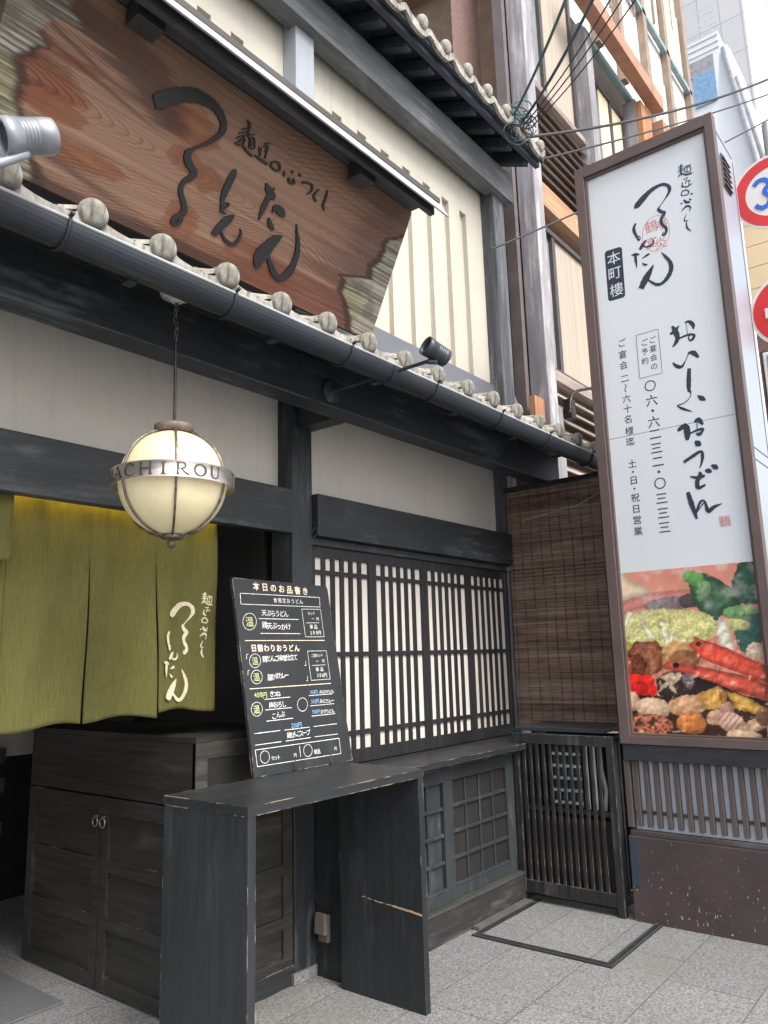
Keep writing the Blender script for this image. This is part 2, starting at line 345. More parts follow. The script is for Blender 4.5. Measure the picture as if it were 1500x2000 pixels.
for i in range(-4, 16):
    x = X0+PT*i; r = .05
    if c0 is None: c0 = MB().lathe(cap_mesh(r), (X0, 2.085, 2.908), (0, 1, .3), 24).build('eave_cap', TILE, roof); c = c0
    else: c = c0.copy(); C.objects.link(c); c.parent = roof
    c.location = (PT*i+rng.normal(0, .005), rng.normal(0, .004), rng.normal(0, .004))
# gutter
g = MB(); prof = []
for a in np.linspace(-.05, math.pi+.05, 15): prof.append((2.085-.06*math.cos(a), 2.815-.066*math.sin(a)))
inn = [(2.085-.055*math.cos(a), 2.815-.061*math.sin(a)) for a in np.linspace(-.05, math.pi+.05, 15)]
loop = prof+inn[::-1]; n = len(loop)
for x0_, x1_ in ((-1.5, 2.73), (2.733, 5.5)):
    vs = [(x0_, y, z) for y, z in loop]+[(x1_, y, z) for y, z in loop]
    g.add(vs, [(i, (i+1) % n, n+(i+1) % n, n+i)[::-1] for i in range(n)], False)
gut = g.build('gutter', GUT, B)
MB().tube([(-1.5, 2.026, 2.819), (5.5, 2.026, 2.819)], .006, 8).build('rim', plain('gutter_rim_highlight', (.4,.41,.43,1), .4), gut)  # thin lip; the light it catches is painted as a pale colour
bk = None
for x in (.45, 1.077, 1.722, 2.369, 3.007, 3.638, 4.215, 4.841):
    if bk is None:
        m_ = MB(); pts = [(x, 2.085-.064*math.cos(a), 2.815-.071*math.sin(a)) for a in np.linspace(-.15, math.pi+.1, 14)]
        m_.tube(pts, .006, 6); m_.tube([(x, 2.022, 2.826), (x, 2.004, 2.832)], .007, 6)
        bk = m_.build('gutter_bracket', GUT, gut); xb = x; q = bk; ck = box(x+.25, x+.285, 2.10, 2.14, 2.742, 2.752).build('gutter_clip', GUT, gut); q2 = ck
    else:
        q = bk.copy(); C.objects.link(q); q.parent = gut; q2 = ck.copy(); C.objects.link(q2); q2.parent = gut
    q.location = (x-xb, 0, 0); q2.location = (x-xb, 0, 0)
jm = MB(); pts = [(2.085-.0635*math.cos(a), 2.815-.0695*math.sin(a)) for a in np.linspace(0, math.pi, 15)]
jm.add([(2.66, y, z) for y, z in pts]+[(2.80, y, z) for y, z in pts], [(i, i+1, 15+i+1, 15+i)[::-1] for i in range(14)], True)
jm.build('gutter_joint', GUT, gut)
# flashing between roof and upper wall
fl = MB(); fl.hexa([(-1.5,2.80,3.30),(5.42,2.80,3.30),(5.42,2.9,3.30),(-1.5,2.9,3.30)], [(-1.5,2.89,3.585),(5.42,2.89,3.585),(5.42,2.915,3.585),(-1.5,2.915,3.585)])
fl.build('flashing', plain('grey_sheet_flashing', (.13,.14,.16,1), .5, .2, var=.06, s=2), B)
# bay window: plinth, panelled wainscot, sill, four latticed sashes
bp = MB(); bp.box(2.965, 5.1, 2.555, 2.86, 0, .15); bp.build('plinth', BASE, B, .004)
lg = MB(); lg.box(2.965, 5.1, 2.55, 2.86, .152, .168); lg.build('plinth_ledge', wood('ledge_wood', (.04,.04,.038,1), (.12,.115,.1,1), 'x', rough=.7), B, .003)
def panel_frame(x0, x1, z0, z1, cols, rows, y=2.61):
    m_ = MB(); fw_ = .05
    m_.box(x0, x0+fw_, y-.012, y+.03, z0, z1); m_.box(x1-fw_, x1, y-.012, y+.03, z0, z1)
    m_.box(x0+fw_, x1-fw_, y-.012, y+.03, z1-.085, z1); m_.box(x0+fw_, x1-fw_, y-.012, y+.03, z0, z0+.07)
    m_.box(x0+fw_+.001, x1-fw_-.001, y+.012, y+.03, z0+.07, z1-.085)
    a0, a1, b0, b1 = x0+fw_, x1-fw_, z0+.07, z1-.085
    for i in range(1, cols): xx = a0+(a1-a0)*i/cols; m_.box(xx-.008, xx+.008, y-.002, y+.0119, b0, b1)
    for i in range(1, rows): zz = b0+(b1-b0)*i/rows; m_.box(a0, a1, y-.006, y+.0118, zz-.009, zz+.009)
    m_.box(a0-.005, a1+.005, y-.016, y+.01, b0-.004, b0+.008)
    return m_.build('wainscot_panel', GRN, B, .002, 1)
panel_frame(3.785, 4.49, .169, .885, 4, 4); panel_frame(2.968, 3.78, .169, .885, 5, 4, 2.6); panel_frame(4.492, 5.095, .169, .885, 4, 4)
sb = MB(); sb.box(2.965, 5.1, 2.62, 2.86, .17, .9); sb.build('bay_wall', INT, B)
si = MB(); si.box(2.962, 5.1, 2.495, 2.855, .905, .938); si.box(2.965, 5.098, 2.53, 2.62, .886, .904); si.build('sill', TBL, B, .003)
pap_m = []
for k in range(4):
    x0_ = 2.965+.5215*k; x1_ = x0_+.5195; y = 2.862 if k % 2 == 0 else 2.8625
    m_ = MB(); stw = .034; z0_, z1_ = .941, 2.104
    m_.box(x0_, x0_+stw, y, y+.028, z0_, z1_); m_.box(x1_-stw, x1_, y, y+.028, z0_, z1_)
    m_.box(x0_+stw, x1_-stw, y+.001, y+.028, z0_, 1.012); m_.box(x0_+stw, x1_-stw, y+.001, y+.028, 2.045, z1_)
    a0, a1 = x0_+stw, x1_-stw; nb = 5; pitch = (a1-a0)/(nb+.95)
    for i in range(nb): xx = a0+pitch*(i+.52+.45); m_.box(xx-.0165, xx+.0165, y+.006, y+.0145, 1.012, 2.045)
    for zz in (1.10, 1.525, 1.965): m_.box(a0, a1, y+.003, y+.0135, zz-.0125, zz+.0125)
    sash = m_.build('lattice_sash', LAT, B)
    box(x0_+.02, x1_-.02, y+.015, y+.0175, .98, 2.07).build('paper', PAP, sash)
# entrance interior behind the curtain
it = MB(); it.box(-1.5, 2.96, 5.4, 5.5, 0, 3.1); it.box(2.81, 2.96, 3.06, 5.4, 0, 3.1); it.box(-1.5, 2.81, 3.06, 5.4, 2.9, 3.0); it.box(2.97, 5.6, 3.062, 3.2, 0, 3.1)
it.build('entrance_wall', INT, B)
box(2.60, 2.70, 4.05, 4.15, 1.18, 2.9).build('inner_post', plain('inner_post_wood', (.03,.03,.032,1), .6), B)
box(2.1, 2.42, 4.6, 4.65, 1.0, 1.5).build('inner_panel', plain('inner_grey_panel', (.2,.19,.17,1), .7), B)
# upper storey: slotted plaster wall, posts, beam, soffit with rafters, tiled eave
uw = MB(); zt, zb = 4.955, 3.5; edges = []
xs_ = [2.198-.2475*i for i in range(14, -1, -1)]+[2.43]+[3.262+.2475*i for i in range(7)]
cur = -1.6
for x in xs_:
    uw.box(cur, x, 2.92, 2.958, zb, zt); cur = x+.092
uw.box(cur, 5.08, 2.92, 2.958, zb, zt); uw.box(-1.6, 5.08, 2.92, 2.958, zt, 5.9); uw.box(-1.6, 5.3, 2.958, 3.05, 3.0, 5.9)
uw.build('upper_wall', PLU, B)
m_ = MB(); m_.box(2.83, 2.985, 2.81, 2.92, 3.4, 5.3); m_.build('upper_post', plain('pale_grey_painted_post', (.33,.36,.4,1), .7, var=.06, scale=(1,1,.1)), B, .004)
box(5.08, 5.25, 2.80, 2.98, 3.3, 5.3).build('upper_post', WEA, B, .005)
box(-1.6, 5.33, 2.745, 2.872, 5.215, 5.47).build('upper_beam', wood('blue_black_upper_beam', (.085,.095,.105,1), (.19,.195,.195,1), 'x', scuff=(.26,.28,.30,1), amt=.5, rough=.7), B, .004)
us = MB(); us.hexa([(-1.6,2.5,5.55),(5.4,2.5,5.55),(5.4,3.1,5.80),(-1.6,3.1,5.80)], [(-1.6,2.5,5.57),(5.4,2.5,5.57),(5.4,3.1,5.83),(-1.6,3.1,5.83)])
us.box(-1.6, 5.4, 2.52, 2.56, 5.49, 5.555); us.box(-1.6, 5.42, 2.485, 2.515, 5.53, 5.58)
USF = wood('blue_grey_soffit_boards', (.040,.052,.072,1), (.075,.09,.115,1), 'x', scuff=(.14,.17,.21,1), amt=.4, rough=.6)
up_s = us.build('upper_soffit', USF, B)
rf = None
for i in range(26):
    x = 5.27-.27*i
    if rf is None:
        m_ = MB(); m_.hexa([(x-.035,2.58,5.47),(x+.035,2.58,5.47),(x+.035,2.9,5.62),(x-.035,2.9,5.62)], [(x-.035,2.565,5.56),(x+.035,2.565,5.56),(x+.035,2.9,5.70),(x-.035,2.9,5.70)]); rf = m_.build('rafter', USF, up_s); q = rf
    else: q = rf.copy(); C.objects.link(q); q.parent = up_s; q.location = (-.27*i, 0, 0)
tu = MB(); tile_roof(tu, 5.40-PT*26, 26, 2.47, 5.60, 4.6, .42); roof2 = tu.build('upper_roof', TILE, B)
c1 = None
for i in range(26):
    x = 5.40-PT*(i+.35)
    if c1 is None: c1 = MB().lathe(cap_mesh(.05), (x, 2.455, 5.603), (0, 1, .3), 20).build('eave_cap', TILE, roof2); q = c1
    else: q = c1.copy(); C.objects.link(q); q.parent = roof2; q.location = (-PT*i, 0, rng.normal(0, .004))
bw = MB(); bw.box(5.25, 5.28, 2.99, 6, 0, 5.75); bw.build('side_wall', plain('side_wall_render', (.2,.18,.16,1), .8), B)
# ================================================================== wooden signboard
SB = thing('wooden_signboard', 'big cedar signboard with carved black brush lettering, tilted forward above the lower eave', 'signboard', (2.1, 2.6, 3.3))
wb = Plane((0, 2.602, 3.309), (1, 0, 0), (0, 2.291-2.602, 3.942-3.309))     # normal points to the street
if wb.n[1] > 0: wb.n = -wb.n
us_, vs_ = np.linspace(1.0, 3.212, 820), np.linspace(-.03, .715, 320)
U, Vv = np.meshgrid(us_, vs_)
def wood_paint(U, Vv):
    ss = lambda x, a, b: np.clip((x-a)/(b-a), 0, 1)**2*(3-2*np.clip((x-a)/(b-a), 0, 1))
    u = (U-1.0)/2.212; v = (Vv+.03)/.745
    wx = fbm(U, Vv, 3, 4, 3)-.5; w2 = fbm(U*1.5, Vv, 14, 4, 4)-.5
    fine = fbm(U*1.4, Vv*230, 1, 3, 6); med = fbm(U*.9, Vv*75, 1, 4, 5); lump = fbm(U, Vv, 4, 5, 23)-.5; lump2 = fbm(U, Vv, 16, 4, 24)-.5
    strk = fbm(U*1.5, Vv*34, 1, 5, 21, .62)-.5; strk2 = fbm(U*3.2, Vv*85, 1, 4, 22, .6)-.5
    # growth rings: one long cathedral pointing right, a second one pointing left
    f1 = U+4.4*(np.sqrt((Vv-.305-.02*wx)**2+.028**2)-.028); f2 = -U+3.2*(np.sqrt((Vv-.372+.02*wx)**2+.022**2)-.022)+4.6
    wm = ss(U+.5*(Vv-.4)+.12*wx, 2.2, 2.5); amp = np.clip(fbm(U*1.2, Vv*9, 1, 3, 8)*2.4-.85, .06, .9)
    def ringline(f, sp, jag):
        p = ((f+.05*wx+jag*w2)/sp) % 1; return np.exp(-((p-.72)/.10)**2)+.35*ss(p, .1, .72)*(p < .72)
    rl = ringline(f1, .060, .030)*(1-wm)+ringline(f2, .075, .045)*wm; rl2 = ringline(f1, .021, .004)*(1-wm)+ringline(f2, .026, .01)*wm
    tan = np.array([.222,.125,.084]); lt = np.array([.305,.188,.130]); red = np.array([.175,.050,.020]); dk = np.array([.050,.026,.021]); ora = np.array([.31,.115,.045])
    c = tan+(lt-tan)*np.clip((med-.3)*2, 0, 1)[..., None]
    def over(c, mask, col): mask = np.clip(mask, 0, 1)[..., None]; return c*(1-mask)+col*mask
    def patch(cx, cy, rx, ry, k=.5, kk=.6): return ss(1-np.hypot((U-cx)/rx, (Vv-cy)/ry)+k*lump*2+kk*strk, .0, .35)
    redm = np.maximum.reduce([patch(1.80,.47,.17,.085)*.9, patch(1.83,.33,.10,.05, .8)*.75, patch(1.93,.31,.09,.06, .8)*.8, patch(1.86,.06,.10,.12, .5)*.8, patch(1.20,.33,.17,.16, .5, 1.3)*.95, patch(1.38,.14,.22,.05, .4, 1.2)*.85, patch(2.36,.05,.3,.09, .5, 1.)*.7, patch(2.12,.02,.5,.06,.5,1.)*.6])
    c = over(c, redm*.85, (red*(1-ss(lump2, -.1, .2)[..., None])+ora*.62*ss(lump2, -.1, .2)[..., None])*(.7+.6*med[..., None]))
    edge_ = np.exp(-((redm-.35)/.12)**2)*.35; c = over(c, edge_, red*.55)
    c = c*(1-.62*(rl*amp)[..., None]*np.array([.8,1,1.05]))*(1-.14*rl2[..., None])*(.84+.32*fine[..., None])
    # smoke-dark streaks across the upper left
    pl = [(1.12,.615),(1.36,.592),(1.50,.565),(1.66,.46)]; d = np.full(U.shape, 9.)
    for a, b in zip(pl, pl[1:]):
        t = np.clip(((U-a[0])*(b[0]-a[0])+(Vv-a[1])*(b[1]-a[1]))/((b[0]-a[0])**2+(b[1]-a[1])**2), 0, 1); d = np.minimum(d, np.hypot((U-a[0]-t*(b[0]-a[0]))*.6, Vv-a[1]-t*(b[1]-a[1])))
    c = over(c, ss(.075-d+.16*strk+.05*lump, -.02, .04)*.9*(.75+.25*med), dk*.9)
    for (a0, b0, a1, b1, w_) in ((1.14,.515,1.62,.40,.011), (1.13,.462,1.75,.355,.009), (1.10,.40,1.36,.35,.02), (1.2,.60,1.8,.52,.012), (1.15,.30,1.33,.315,.012), (1.2,.09,1.75,.03,.016), (1.15,.16,1.5,.10,.012)):
        t = np.clip((U-a0)/(a1-a0), 0, 1); dd = np.abs(Vv-b0-(b1-b0)*t-.02*wx); c = over(c, np.exp(-(dd/w_)**2)*ss(U, a0-.03, a0+.03)*(1-ss(U, a1-.3, a1))*.75, dk*1.3)
    c = over(c, ss(v+.3*strk+.2*lump, .72, 1.0)*.5, np.array([.13,.075,.055]))  # grey-brown top zone, partly canopy shade painted into the colour
    c = over(c, ss(.085-v+.10*strk+.05*lump, -.02, .05)*.85*(1-ss(u, .5, .62)), dk*.9)
    rd = ss(u+.28*strk+.1*lump-.16*np.abs(v-.42), .66, .88); c = over(c, rd*.72, np.array([.085,.046,.038])*(.55+.9*med[..., None]))
    c = over(c, ss(u+.2*strk, .5, .62)*ss(.26-v+.2*strk, -.05, .1)*.7, np.array([.13,.045,.03])*(.5+1.*med[..., None]))
    # weathered ends: silvery ribs with dirt between them
    rw = Vv*250+6*wx+9*strk+1.5*w2; rib = .35*(.5+.5*np.sin(rw))+.9*ss(fbm(U*1.6, Vv*120+2*wx, 1, 4, 45, .62), .34, .68); rib = np.clip(rib*(.45+.95*fbm(U*6, Vv*30, 1, 4, 43))+.3*strk2, 0, 1.2)
    gl = np.array([.36,.335,.285]); gd = np.array([.085,.074,.058]); grey = gd+(gl-gd)*rib[..., None]; moss = np.array([.20,.185,.075])
    grey = over(grey, ss(fbm(U, Vv, 7, 4, 42)-.55*v, .22, .48)*.6, moss*(.35+.9*rib[..., None])); grey = over(grey, ss(fbm(U, Vv, 9, 4, 44), .56, .7)*.5, gd)
    eL = np.interp(Vv, [-.03,.015,.05,.12,.184,.225,.285,.34,.40,.437,.459,.50,.53,.558,.60,.65,.72], [1.25,1.238,1.20,1.165,1.15,1.12,1.115,1.095,1.14,1.185,1.14,1.16,1.19,1.30,1.23,1.22,1.16])
    eL = eL-.02+.045*strk+.012*strk2+.012*lump2+.05*lump; rim_ = ss(eL+.045+.08*lump+.05*strk2-U, 0, .035)*ss(.50-Vv, 0, .06)
    c = over(c, rim_*.9, dk*.75); c = over(c, ss(eL-U, -.012, .022), grey)
    eR = np.interp(Vv, [-.03,.033,.10,.132,.204,.215,.27,.28,.33,.40,.46,.515,.56,.60,.72], [2.99,2.955,2.887,2.845,2.835,2.80,2.99,3.02,2.99,3.04,3.05,3.06,3.16,3.19,3.24])
    eR = eR+.05+.045*strk+.015*strk2+.012*lump2+.05*lump; c = over(c, ss(U-eR+.05+.06*lump, 0, .03)*.85, dk*.75); c = over(c, ss(U-eR, -.012, .02), grey*.9)
    return np.clip(c, .006, 1)
def bfn(U, Vv):
    P0 = wb.o[:, None, None]+wb.u[:, None, None]*U+wb.v[:, None, None]*Vv; h = .0015*(fbm(U*2, Vv*120, 1, 2, 51)-.5)+.004*(fbm(U, Vv, 8, 2, 52)-.5)
    return [P0[i]+wb.n[i]*h for i in range(3)]
WB = vcol('old_cedar_board', .62, lambda m, L, P, c: (bump(m, L, P, noise(m, L, (.04,1,1), 160, 4), .4, .003), c)[1], .3)
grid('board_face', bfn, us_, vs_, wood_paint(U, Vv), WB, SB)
m_ = MB(); poly = [(1.0,-.03),(3.212,-.03),(3.212,.66),(3.195,.715),(1.0,.715)]
m_.prism([(a+.0, b) for a, b in poly], lambda a, b, h: wb.P(0,0)*0+wb.o+wb.u*a+wb.v*b+wb.n*h, -.075, -.006); m_.build('board', wood('cedar_edge', (.05,.03,.02,1), (.12,.07,.045,1), 'x'), SB, .004)
# brush lettering, traced on the board's own face
zs = lambda x, y: (260+x/3.75, 150+y/3.75)
def on_board(x, y, h): a, b = wb.uv(*zs(x, y)); return wb.o+wb.u*a+wb.v*b+wb.n*h
WID[0] = 1.15
LB = MB(); st = lambda p, h=.009: ribbon(LB, p, on_board, h, -.001)
st([(150,182,96),(200,170,108),(262,150,100),(350,132,100),(430,135,95),(500,158,78),(570,198,60),(622,255,48),(655,330,42),(650,395,40),(605,445,32),(525,492,20),(440,525,20),(402,552,42),(392,600,44),(412,650,44),(440,700,44),(415,738,44),(365,770,30),(344,815,30),(348,870,30),(368,930,32),(368,985,38),(340,1012,40),(298,1032,30),(284,1062,26),(312,1082,26),(345,1050,26),(338,1022,16)])
st([(745,678,14),(728,712,38),(690,790,44),(662,860,34),(646,920,22),(655,958,14),(685,950,10),(697,930,9),(675,924,9),(648,950,12),(642,980,16),(675,1000,8)])
st([(735,1012,10),(698,1040,46),(640,1090,48),(586,1155,36)]); st([(632,1105,12),(650,1160,16),(680,1205,22),(725,1226,22),(765,1196,18),(784,1150,12),(780,1112,4)])
st([(968,778,5),(985,820,40),(1012,865,42),(1024,900,14)]); st([(1002,850,24),(965,925,36),(936,990,24),(916,1048,6)]); st([(1032,812,4),(1008,850,20)])
st([(1014,994,4),(1040,955,34),(1075,985,52),(1102,1025,10)]); st([(990,1030,6),(997,1075,28),(1012,1105,24),(1024,1124,6)])
st([(1088,1165,8),(1040,1188,52),(972,1255,76),(920,1325,78),(902,1398,24)]); st([(975,1295,18),(1000,1370,28),(1030,1440,38),(1075,1472,42),(1130,1436,46),(1170,1370,36),(1196,1290,30),(1202,1200,22),(1193,1120,9),(1192,1078,2)])
s2 = lambda p: st(p, .006)
for p in ([(830,322,10),(848,345,16),(845,380,12),(838,420,10)],[(795,385,7),(860,372,9)],[(770,412,7),(850,400,8)],[(752,448,8),(800,430,9),(845,425,8)],[(815,430,9),(790,465,10),(742,490,6)],[(775,462,8),(815,450,9),(800,490,10),(755,500,6)],
          [(800,500,10),(830,545,14),(872,582,16)],[(835,440,8),(850,425,8),(890,425,7)],[(850,440,8),(845,520,8)],[(848,455,7),(880,450,8),(885,520,10),(850,525,7)],[(862,460,6),(860,515,6)],[(850,490,5),(882,488,5)],
          [(925,512,12),(920,550,9)],[(960,492,9),(1000,488,10)],[(935,520,8),(925,580,8)],[(950,510,6),(985,512,10),(960,545,8)],[(980,530,9),(962,595,8)],[(890,575,9),(930,605,14),(980,640,16)],
          [(1062,690,12),(1072,655,12),(1050,622,12),(1015,628,11),(1008,658,10),(1050,692,10)],[(1104,690,8),(1100,730,10)],[(1135,738,10),(1146,772,22),(1176,778,14),(1170,742,4)],[(1160,690,14),(1165,708,8)],[(1213,708,16),(1224,732,6)],
          [(1232,776,12),(1275,775,14),(1308,800,12),(1300,840,8),(1266,860,3)],[(1360,824,4),(1320,870,12),(1336,912,12)],[(1421,828,5),(1406,890,14),(1388,940,12),(1396,980,3)]): s2(p)
LB.build('lettering', plain('black_lacquer_lettering', (.009,.010,.012,1), .6, var=.2, s=40, bmp=.2), SB)
WID[0] = 1.0
# little canopy over the board
m_ = MB(); Y0_, XE = 2.12, 3.25
m_.hexa([(.6,Y0_,3.955),(XE,Y0_,3.955),(XE,2.92,4.30),(.6,2.92,4.30)], [(.6,Y0_,3.985),(XE,Y0_,3.985),(XE,2.92,4.33),(.6,2.92,4.33)])
cn = m_.build('canopy', plain('dark_canopy_sheet', (.06,.055,.05,1), .6), SB)
m_ = MB(); m_.hexa([(.6,2.075,3.877),(XE+.02,2.075,3.862),(XE+.02,2.09,3.868),(.6,2.09,3.883)], [(.6,2.108,3.938),(XE-.02,2.108,3.932),(XE-.02,2.119,3.936),(.6,2.119,3.942)])
m_.build('drip_edge', plain('pale_grey_drip_strip', (.36,.36,.38,1), .7, var=.08, s=50), cn)
box(.6, XE-.06, 2.121, 2.15, 3.86, 3.954).build('fascia', BLK_X, cn); box(.6, XE-.09, 2.152, 2.18, 3.905, 3.955).build('fascia', BLK_X, cn)
box(.6, XE-.04, 2.182, 2.42, 3.957, 3.965).build('soffit', plain('blue_black_soffit', (.03,.035,.045,1), .6), cn)
for i, x in enumerate((1.45, 2.72)):
    m_ = MB(); m_.hexa([(x-.06,2.2,3.87),(x+.06,2.2,3.87),(x+.06,2.285,3.87),(x-.06,2.285,3.87)], [(x-.06,2.185,3.956),(x+.06,2.185,3.956),(x+.06,2.275,3.956),(x-.06,2.275,3.956)]); m_.build('hanger_block', BLK_Y, SB, .003)
# ================================================================== counter cabinet beside the entrance
OLDM = plain('dull_grey_metal', (.22,.21,.2,1), .4, .7)
K = thing('counter_cabinet', 'dark wooden counter cabinet with double doors standing in the curtained entrance', 'cabinet', (2.5, 3.5, 0))
m_ = MB(); m_.box(2.26, 2.80, 2.88, 4.26, .02, 1.149); m_.build('body', CAB, K)
box(2.222, 2.805, 2.856, 4.275, .875, 1.15).build('upper_band', CAB, K, .002)
box(2.218, 2.807, 2.849, 4.28, 1.1515, 1.176).build('top', CAB, K)
for y0_, y1_, hy in ((2.875, 3.562, 3.535), (3.572, 4.265, 3.598)):
    m_ = MB(); x = 2.216; s_ = .06
    m_.box(x, x+.03, y0_, y0_+s_, .012, .868); m_.box(x, x+.03, y1_-s_, y1_, .012, .868)
    for za, zb_ in ((.012, .075), (.275, .33), (.53, .585), (.795, .868)): m_.box(x+.001, x+.03, y0_+s_, y1_-s_, za, zb_)
    m_.box(x+.016, x+.03, y0_+s_, y1_-s_, .075, .795); d = m_.build('door', CAB, K)
    h = MB(); h.tube([(x-.012, hy+.022*math.sin(a), .775-.022*(1-math.cos(a))) for a in np.linspace(0, 2*math.pi, 20)], .0045, 8); h.tube([(x, hy, .777), (x-.014, hy, .777)], .008, 8); h.build('ring_handle', OLDM, d)
m_ = MB(); y = 2.85
m_.box(2.222, 2.285, y, y+.024, .09, 1.15); m_.box(2.745, 2.806, y, y+.024, .09, 1.15)
for za, zb_ in ((.09, .13), (.255, .305), (.49, .54), (.79, .83), (1.08, 1.15)): m_.box(2.285, 2.745, y+.001, y+.024, za, zb_)
m_.box(2.285, 2.745, y+.014, y+.024, .13, 1.08); m_.build('front_panel', CABX, K)
box(2.23, 2.806, 2.845, 2.874, .0, .088).build('kick_board', TBL, K)
# ================================================================== narrow black table
T = thing('display_table', 'narrow black slab table with chipped edges standing before the cabinet and holding the menu board', 'table', (2.42, 2.4, 0))
box(1.900, 2.942, 2.148, 2.63, .966, 1.001).build('top', TBL, T)
box(1.902, 1.939, 2.15, 2.628, 0, .9655).build('side_panel', TBZ, T)
sp = box(2.903, 2.939, 2.15, 2.628, 0, .9655).build('side_panel', TBZ, T)
sm = MB(); pts = [(2.152+i*.018, .396+.0013*i+rng.normal(0, .0012)) for i in range(20)]
for i in range(len(pts)-1):
    t_ = .0045 if i < 9 else (.002 if rng.random() > .4 else .0004)
    sm.add([(2.9022, pts[i][0], pts[i][1]-t_), (2.9022, pts[i+1][0], pts[i+1][1]-t_), (2.9022, pts[i+1][0], pts[i+1][1]+t_), (2.9022, pts[i][0], pts[i][1]+t_)], [(0,1,2,3)])
sm.build('bare_seam', plain('bare_wood', (.5,.33,.2,1), .7), sp)
# ================================================================== menu board
MBD = thing('menu_board', 'black chalk menu board with white and coloured handwriting leaning on the narrow table', 'menu board', (2.68, 2.68, 1.0))
a_, b_ = np.array([2.365, 2.632, 1.003]), np.array([2.365, 2.79, 1.888])
mp_ = Plane(a_, (1, 0, 0), b_-a_); mp_.n = mp_.n if mp_.n[1] < 0 else -mp_.n
m_ = MB(); m_.prism([(0,0),(.648,0),(.648,.875),(.64,.893),(0,.898)], lambda a, b, h: mp_.P(a, b, h), -.016, 0)
m_.build('panel', wood('chalkboard_black', (.019,.021,.024,1), (.026,.029,.032,1), 'z', grain=8, rough=.6, scuff=(.06,.065,.07,1), amt=.25, wear=(.6,.55,.45,1), wr=.006, wth=.56, bst=.05), MBD)
zc = lambda x, y: (430+x/4.763, 1100+y/4.762)
def on_menu(a, b, h): return mp_.P(a, b, h)
MW, MY, MBL, MG = MB(), MB(), MB(), MB(); MC = MB()
PX = 1/4.763/1504*3.0*1.12
def uvm(p): return mp_.uv(*zc(*p))
def mt(mb, s, p, q, size, **k): chars(mb, s, uvm(p), uvm(q), size*PX*1.38, on_menu, .0009, **k)
def ml(mb, pts, w=6, close=False):
    q = [uvm(p) for p in pts]; q = q+[q[0]] if close else q
    for i in range(len(q)-1): ribbon(mb, [(q[i][0], q[i][1], w*PX), (q[i+1][0], q[i+1][1], w*PX)], on_menu, .0007, None, smooth=False)
def mcirc(mb, cx, cy, rx, ry): ribbon(mb, [(*uvm((a, b)), 5*PX) for a, b, _ in ring2(cx, cy, rx, ry, 5)], on_menu, .0007, None, smooth=False)
hand = dict(jit=.04, slant=.06)
BOLD[0] = .022; mt(MC, '本日のお品書き', (335,215), (790,262), 66); BOLD[0] = .005; ml(MW, [(185,280),(920,320),(927,408),(192,380)], 6, True)
mt(MW, '食限定おうどん', (512,345), (752,358), 40)
mcirc(MW, 273, 543, 63, 78); mt(MY, '温', (273,545), (273,545), 78)
mt(MW, '天ぷらうどん', (410,465), (612,470), 52, **hand); ml(MW, [(360,515),(728,524)]); mt(MW, '鶏天ぶっかけ', (415,580), (632,590), 56, **hand); ml(MW, [(375,653),(745,656)])
ml(MW, [(757,427),(932,430),(966,685),(793,685)], 5, True); mt(MW, 'セット', (825,467), (872,465), 30); mt(MW, '一円', (862,518), (905,520), 30); ml(MW, [(800,555),(920,555)], 5); mt(MW, '単品', (847,592), (888,592), 38); mt(MW, '500円', (846,648), (922,645), 38, **hand)
ml(MC, [(230,720),(970,718)], 7); BOLD[0] = .022; mt(MC, '日替わりおうどん', (312,790), (712,790), 56); BOLD[0] = .005
for (c, d), t in (((323,908), '鶏だんご味噌仕立て'), ((338,1058), '脂かすカレー')):
    mcirc(MW, c, d, 52, 64); mt(MY, '温', (c, d+2), (c, d+2), 62)
ml(MW, [(243,892),(246,848),(260,846)], 5); ml(MW, [(256,1042),(258,998),(272,995)], 5); ml(MW, [(782,952),(797,950),(793,912)], 5); ml(MW, [(800,1094),(813,1092),(808,1050)], 5)
mt(MW, '鶏だんご味噌仕立て', (412,890), (700,872), 50, **hand); mt(MW, '脂かすカレー', (465,1062), (620,1040), 50, **hand)
ml(MW, [(810,818),(985,815),(1022,1078),(845,1090)], 5, True); mt(MW, 'ご飯セット', (858,860), (945,855), 28); mt(MW, '一円', (902,912), (958,910), 28); ml(MW, [(855,952),(977,945)], 5); mt(MW, '単品', (903,988), (945,985), 36); mt(MW, '500円', (908,1042), (978,1040), 38, **hand)
ml(MC, [(272,1170),(1028,1118)], 7)
mt(MG, '400円', (325,1222), (412,1226), 48, **hand); mt(MW, 'きつね', (478,1218), (540,1215), 46, **hand); ml(MW, [(410,1268),(652,1245)]); mt(MW, '梅おろし', (478,1322), (590,1310), 50, **hand); ml(MW, [(418,1366),(665,1343)]); mt(MW, 'こんぶ', (500,1418), (580,1405), 48, **hand); ml(MW, [(428,1470),(675,1442)])
mcirc(MW, 338, 1358, 52, 65); mt(MG, '温', (338,1360), (338,1360), 62); mcirc(MW, 763, 1315, 47, 62)
for t, y, z in (('100円', 1200, 'みにかけうどん'), ('200円', 1286, 'みにカレー'), ('300円', 1383, 'かけうどん')):
    mt(MBL, t, (840+(y-1200)*.13, y), (892+(y-1200)*.13, y-2), 38, **hand); mt(MW, z, (932+(y-1200)*.1, y-3), (1048, y-8), 30 if t[0] == '1' else 36, **hand)
ml(MW, [(823,1233),(1040,1215)]); ml(MW, [(835,1328),(1055,1307)]); ml(MW, [(848,1423),(1068,1400)])
mt(MBL, '200円', (670,1508), (738,1505), 44, **hand); ml(MW, [(597,1553),(828,1525)]); mt(MW, '鶏だんごスープ', (640,1597), (815,1575), 46, **hand); ml(MW, [(608,1655),(840,1622)])
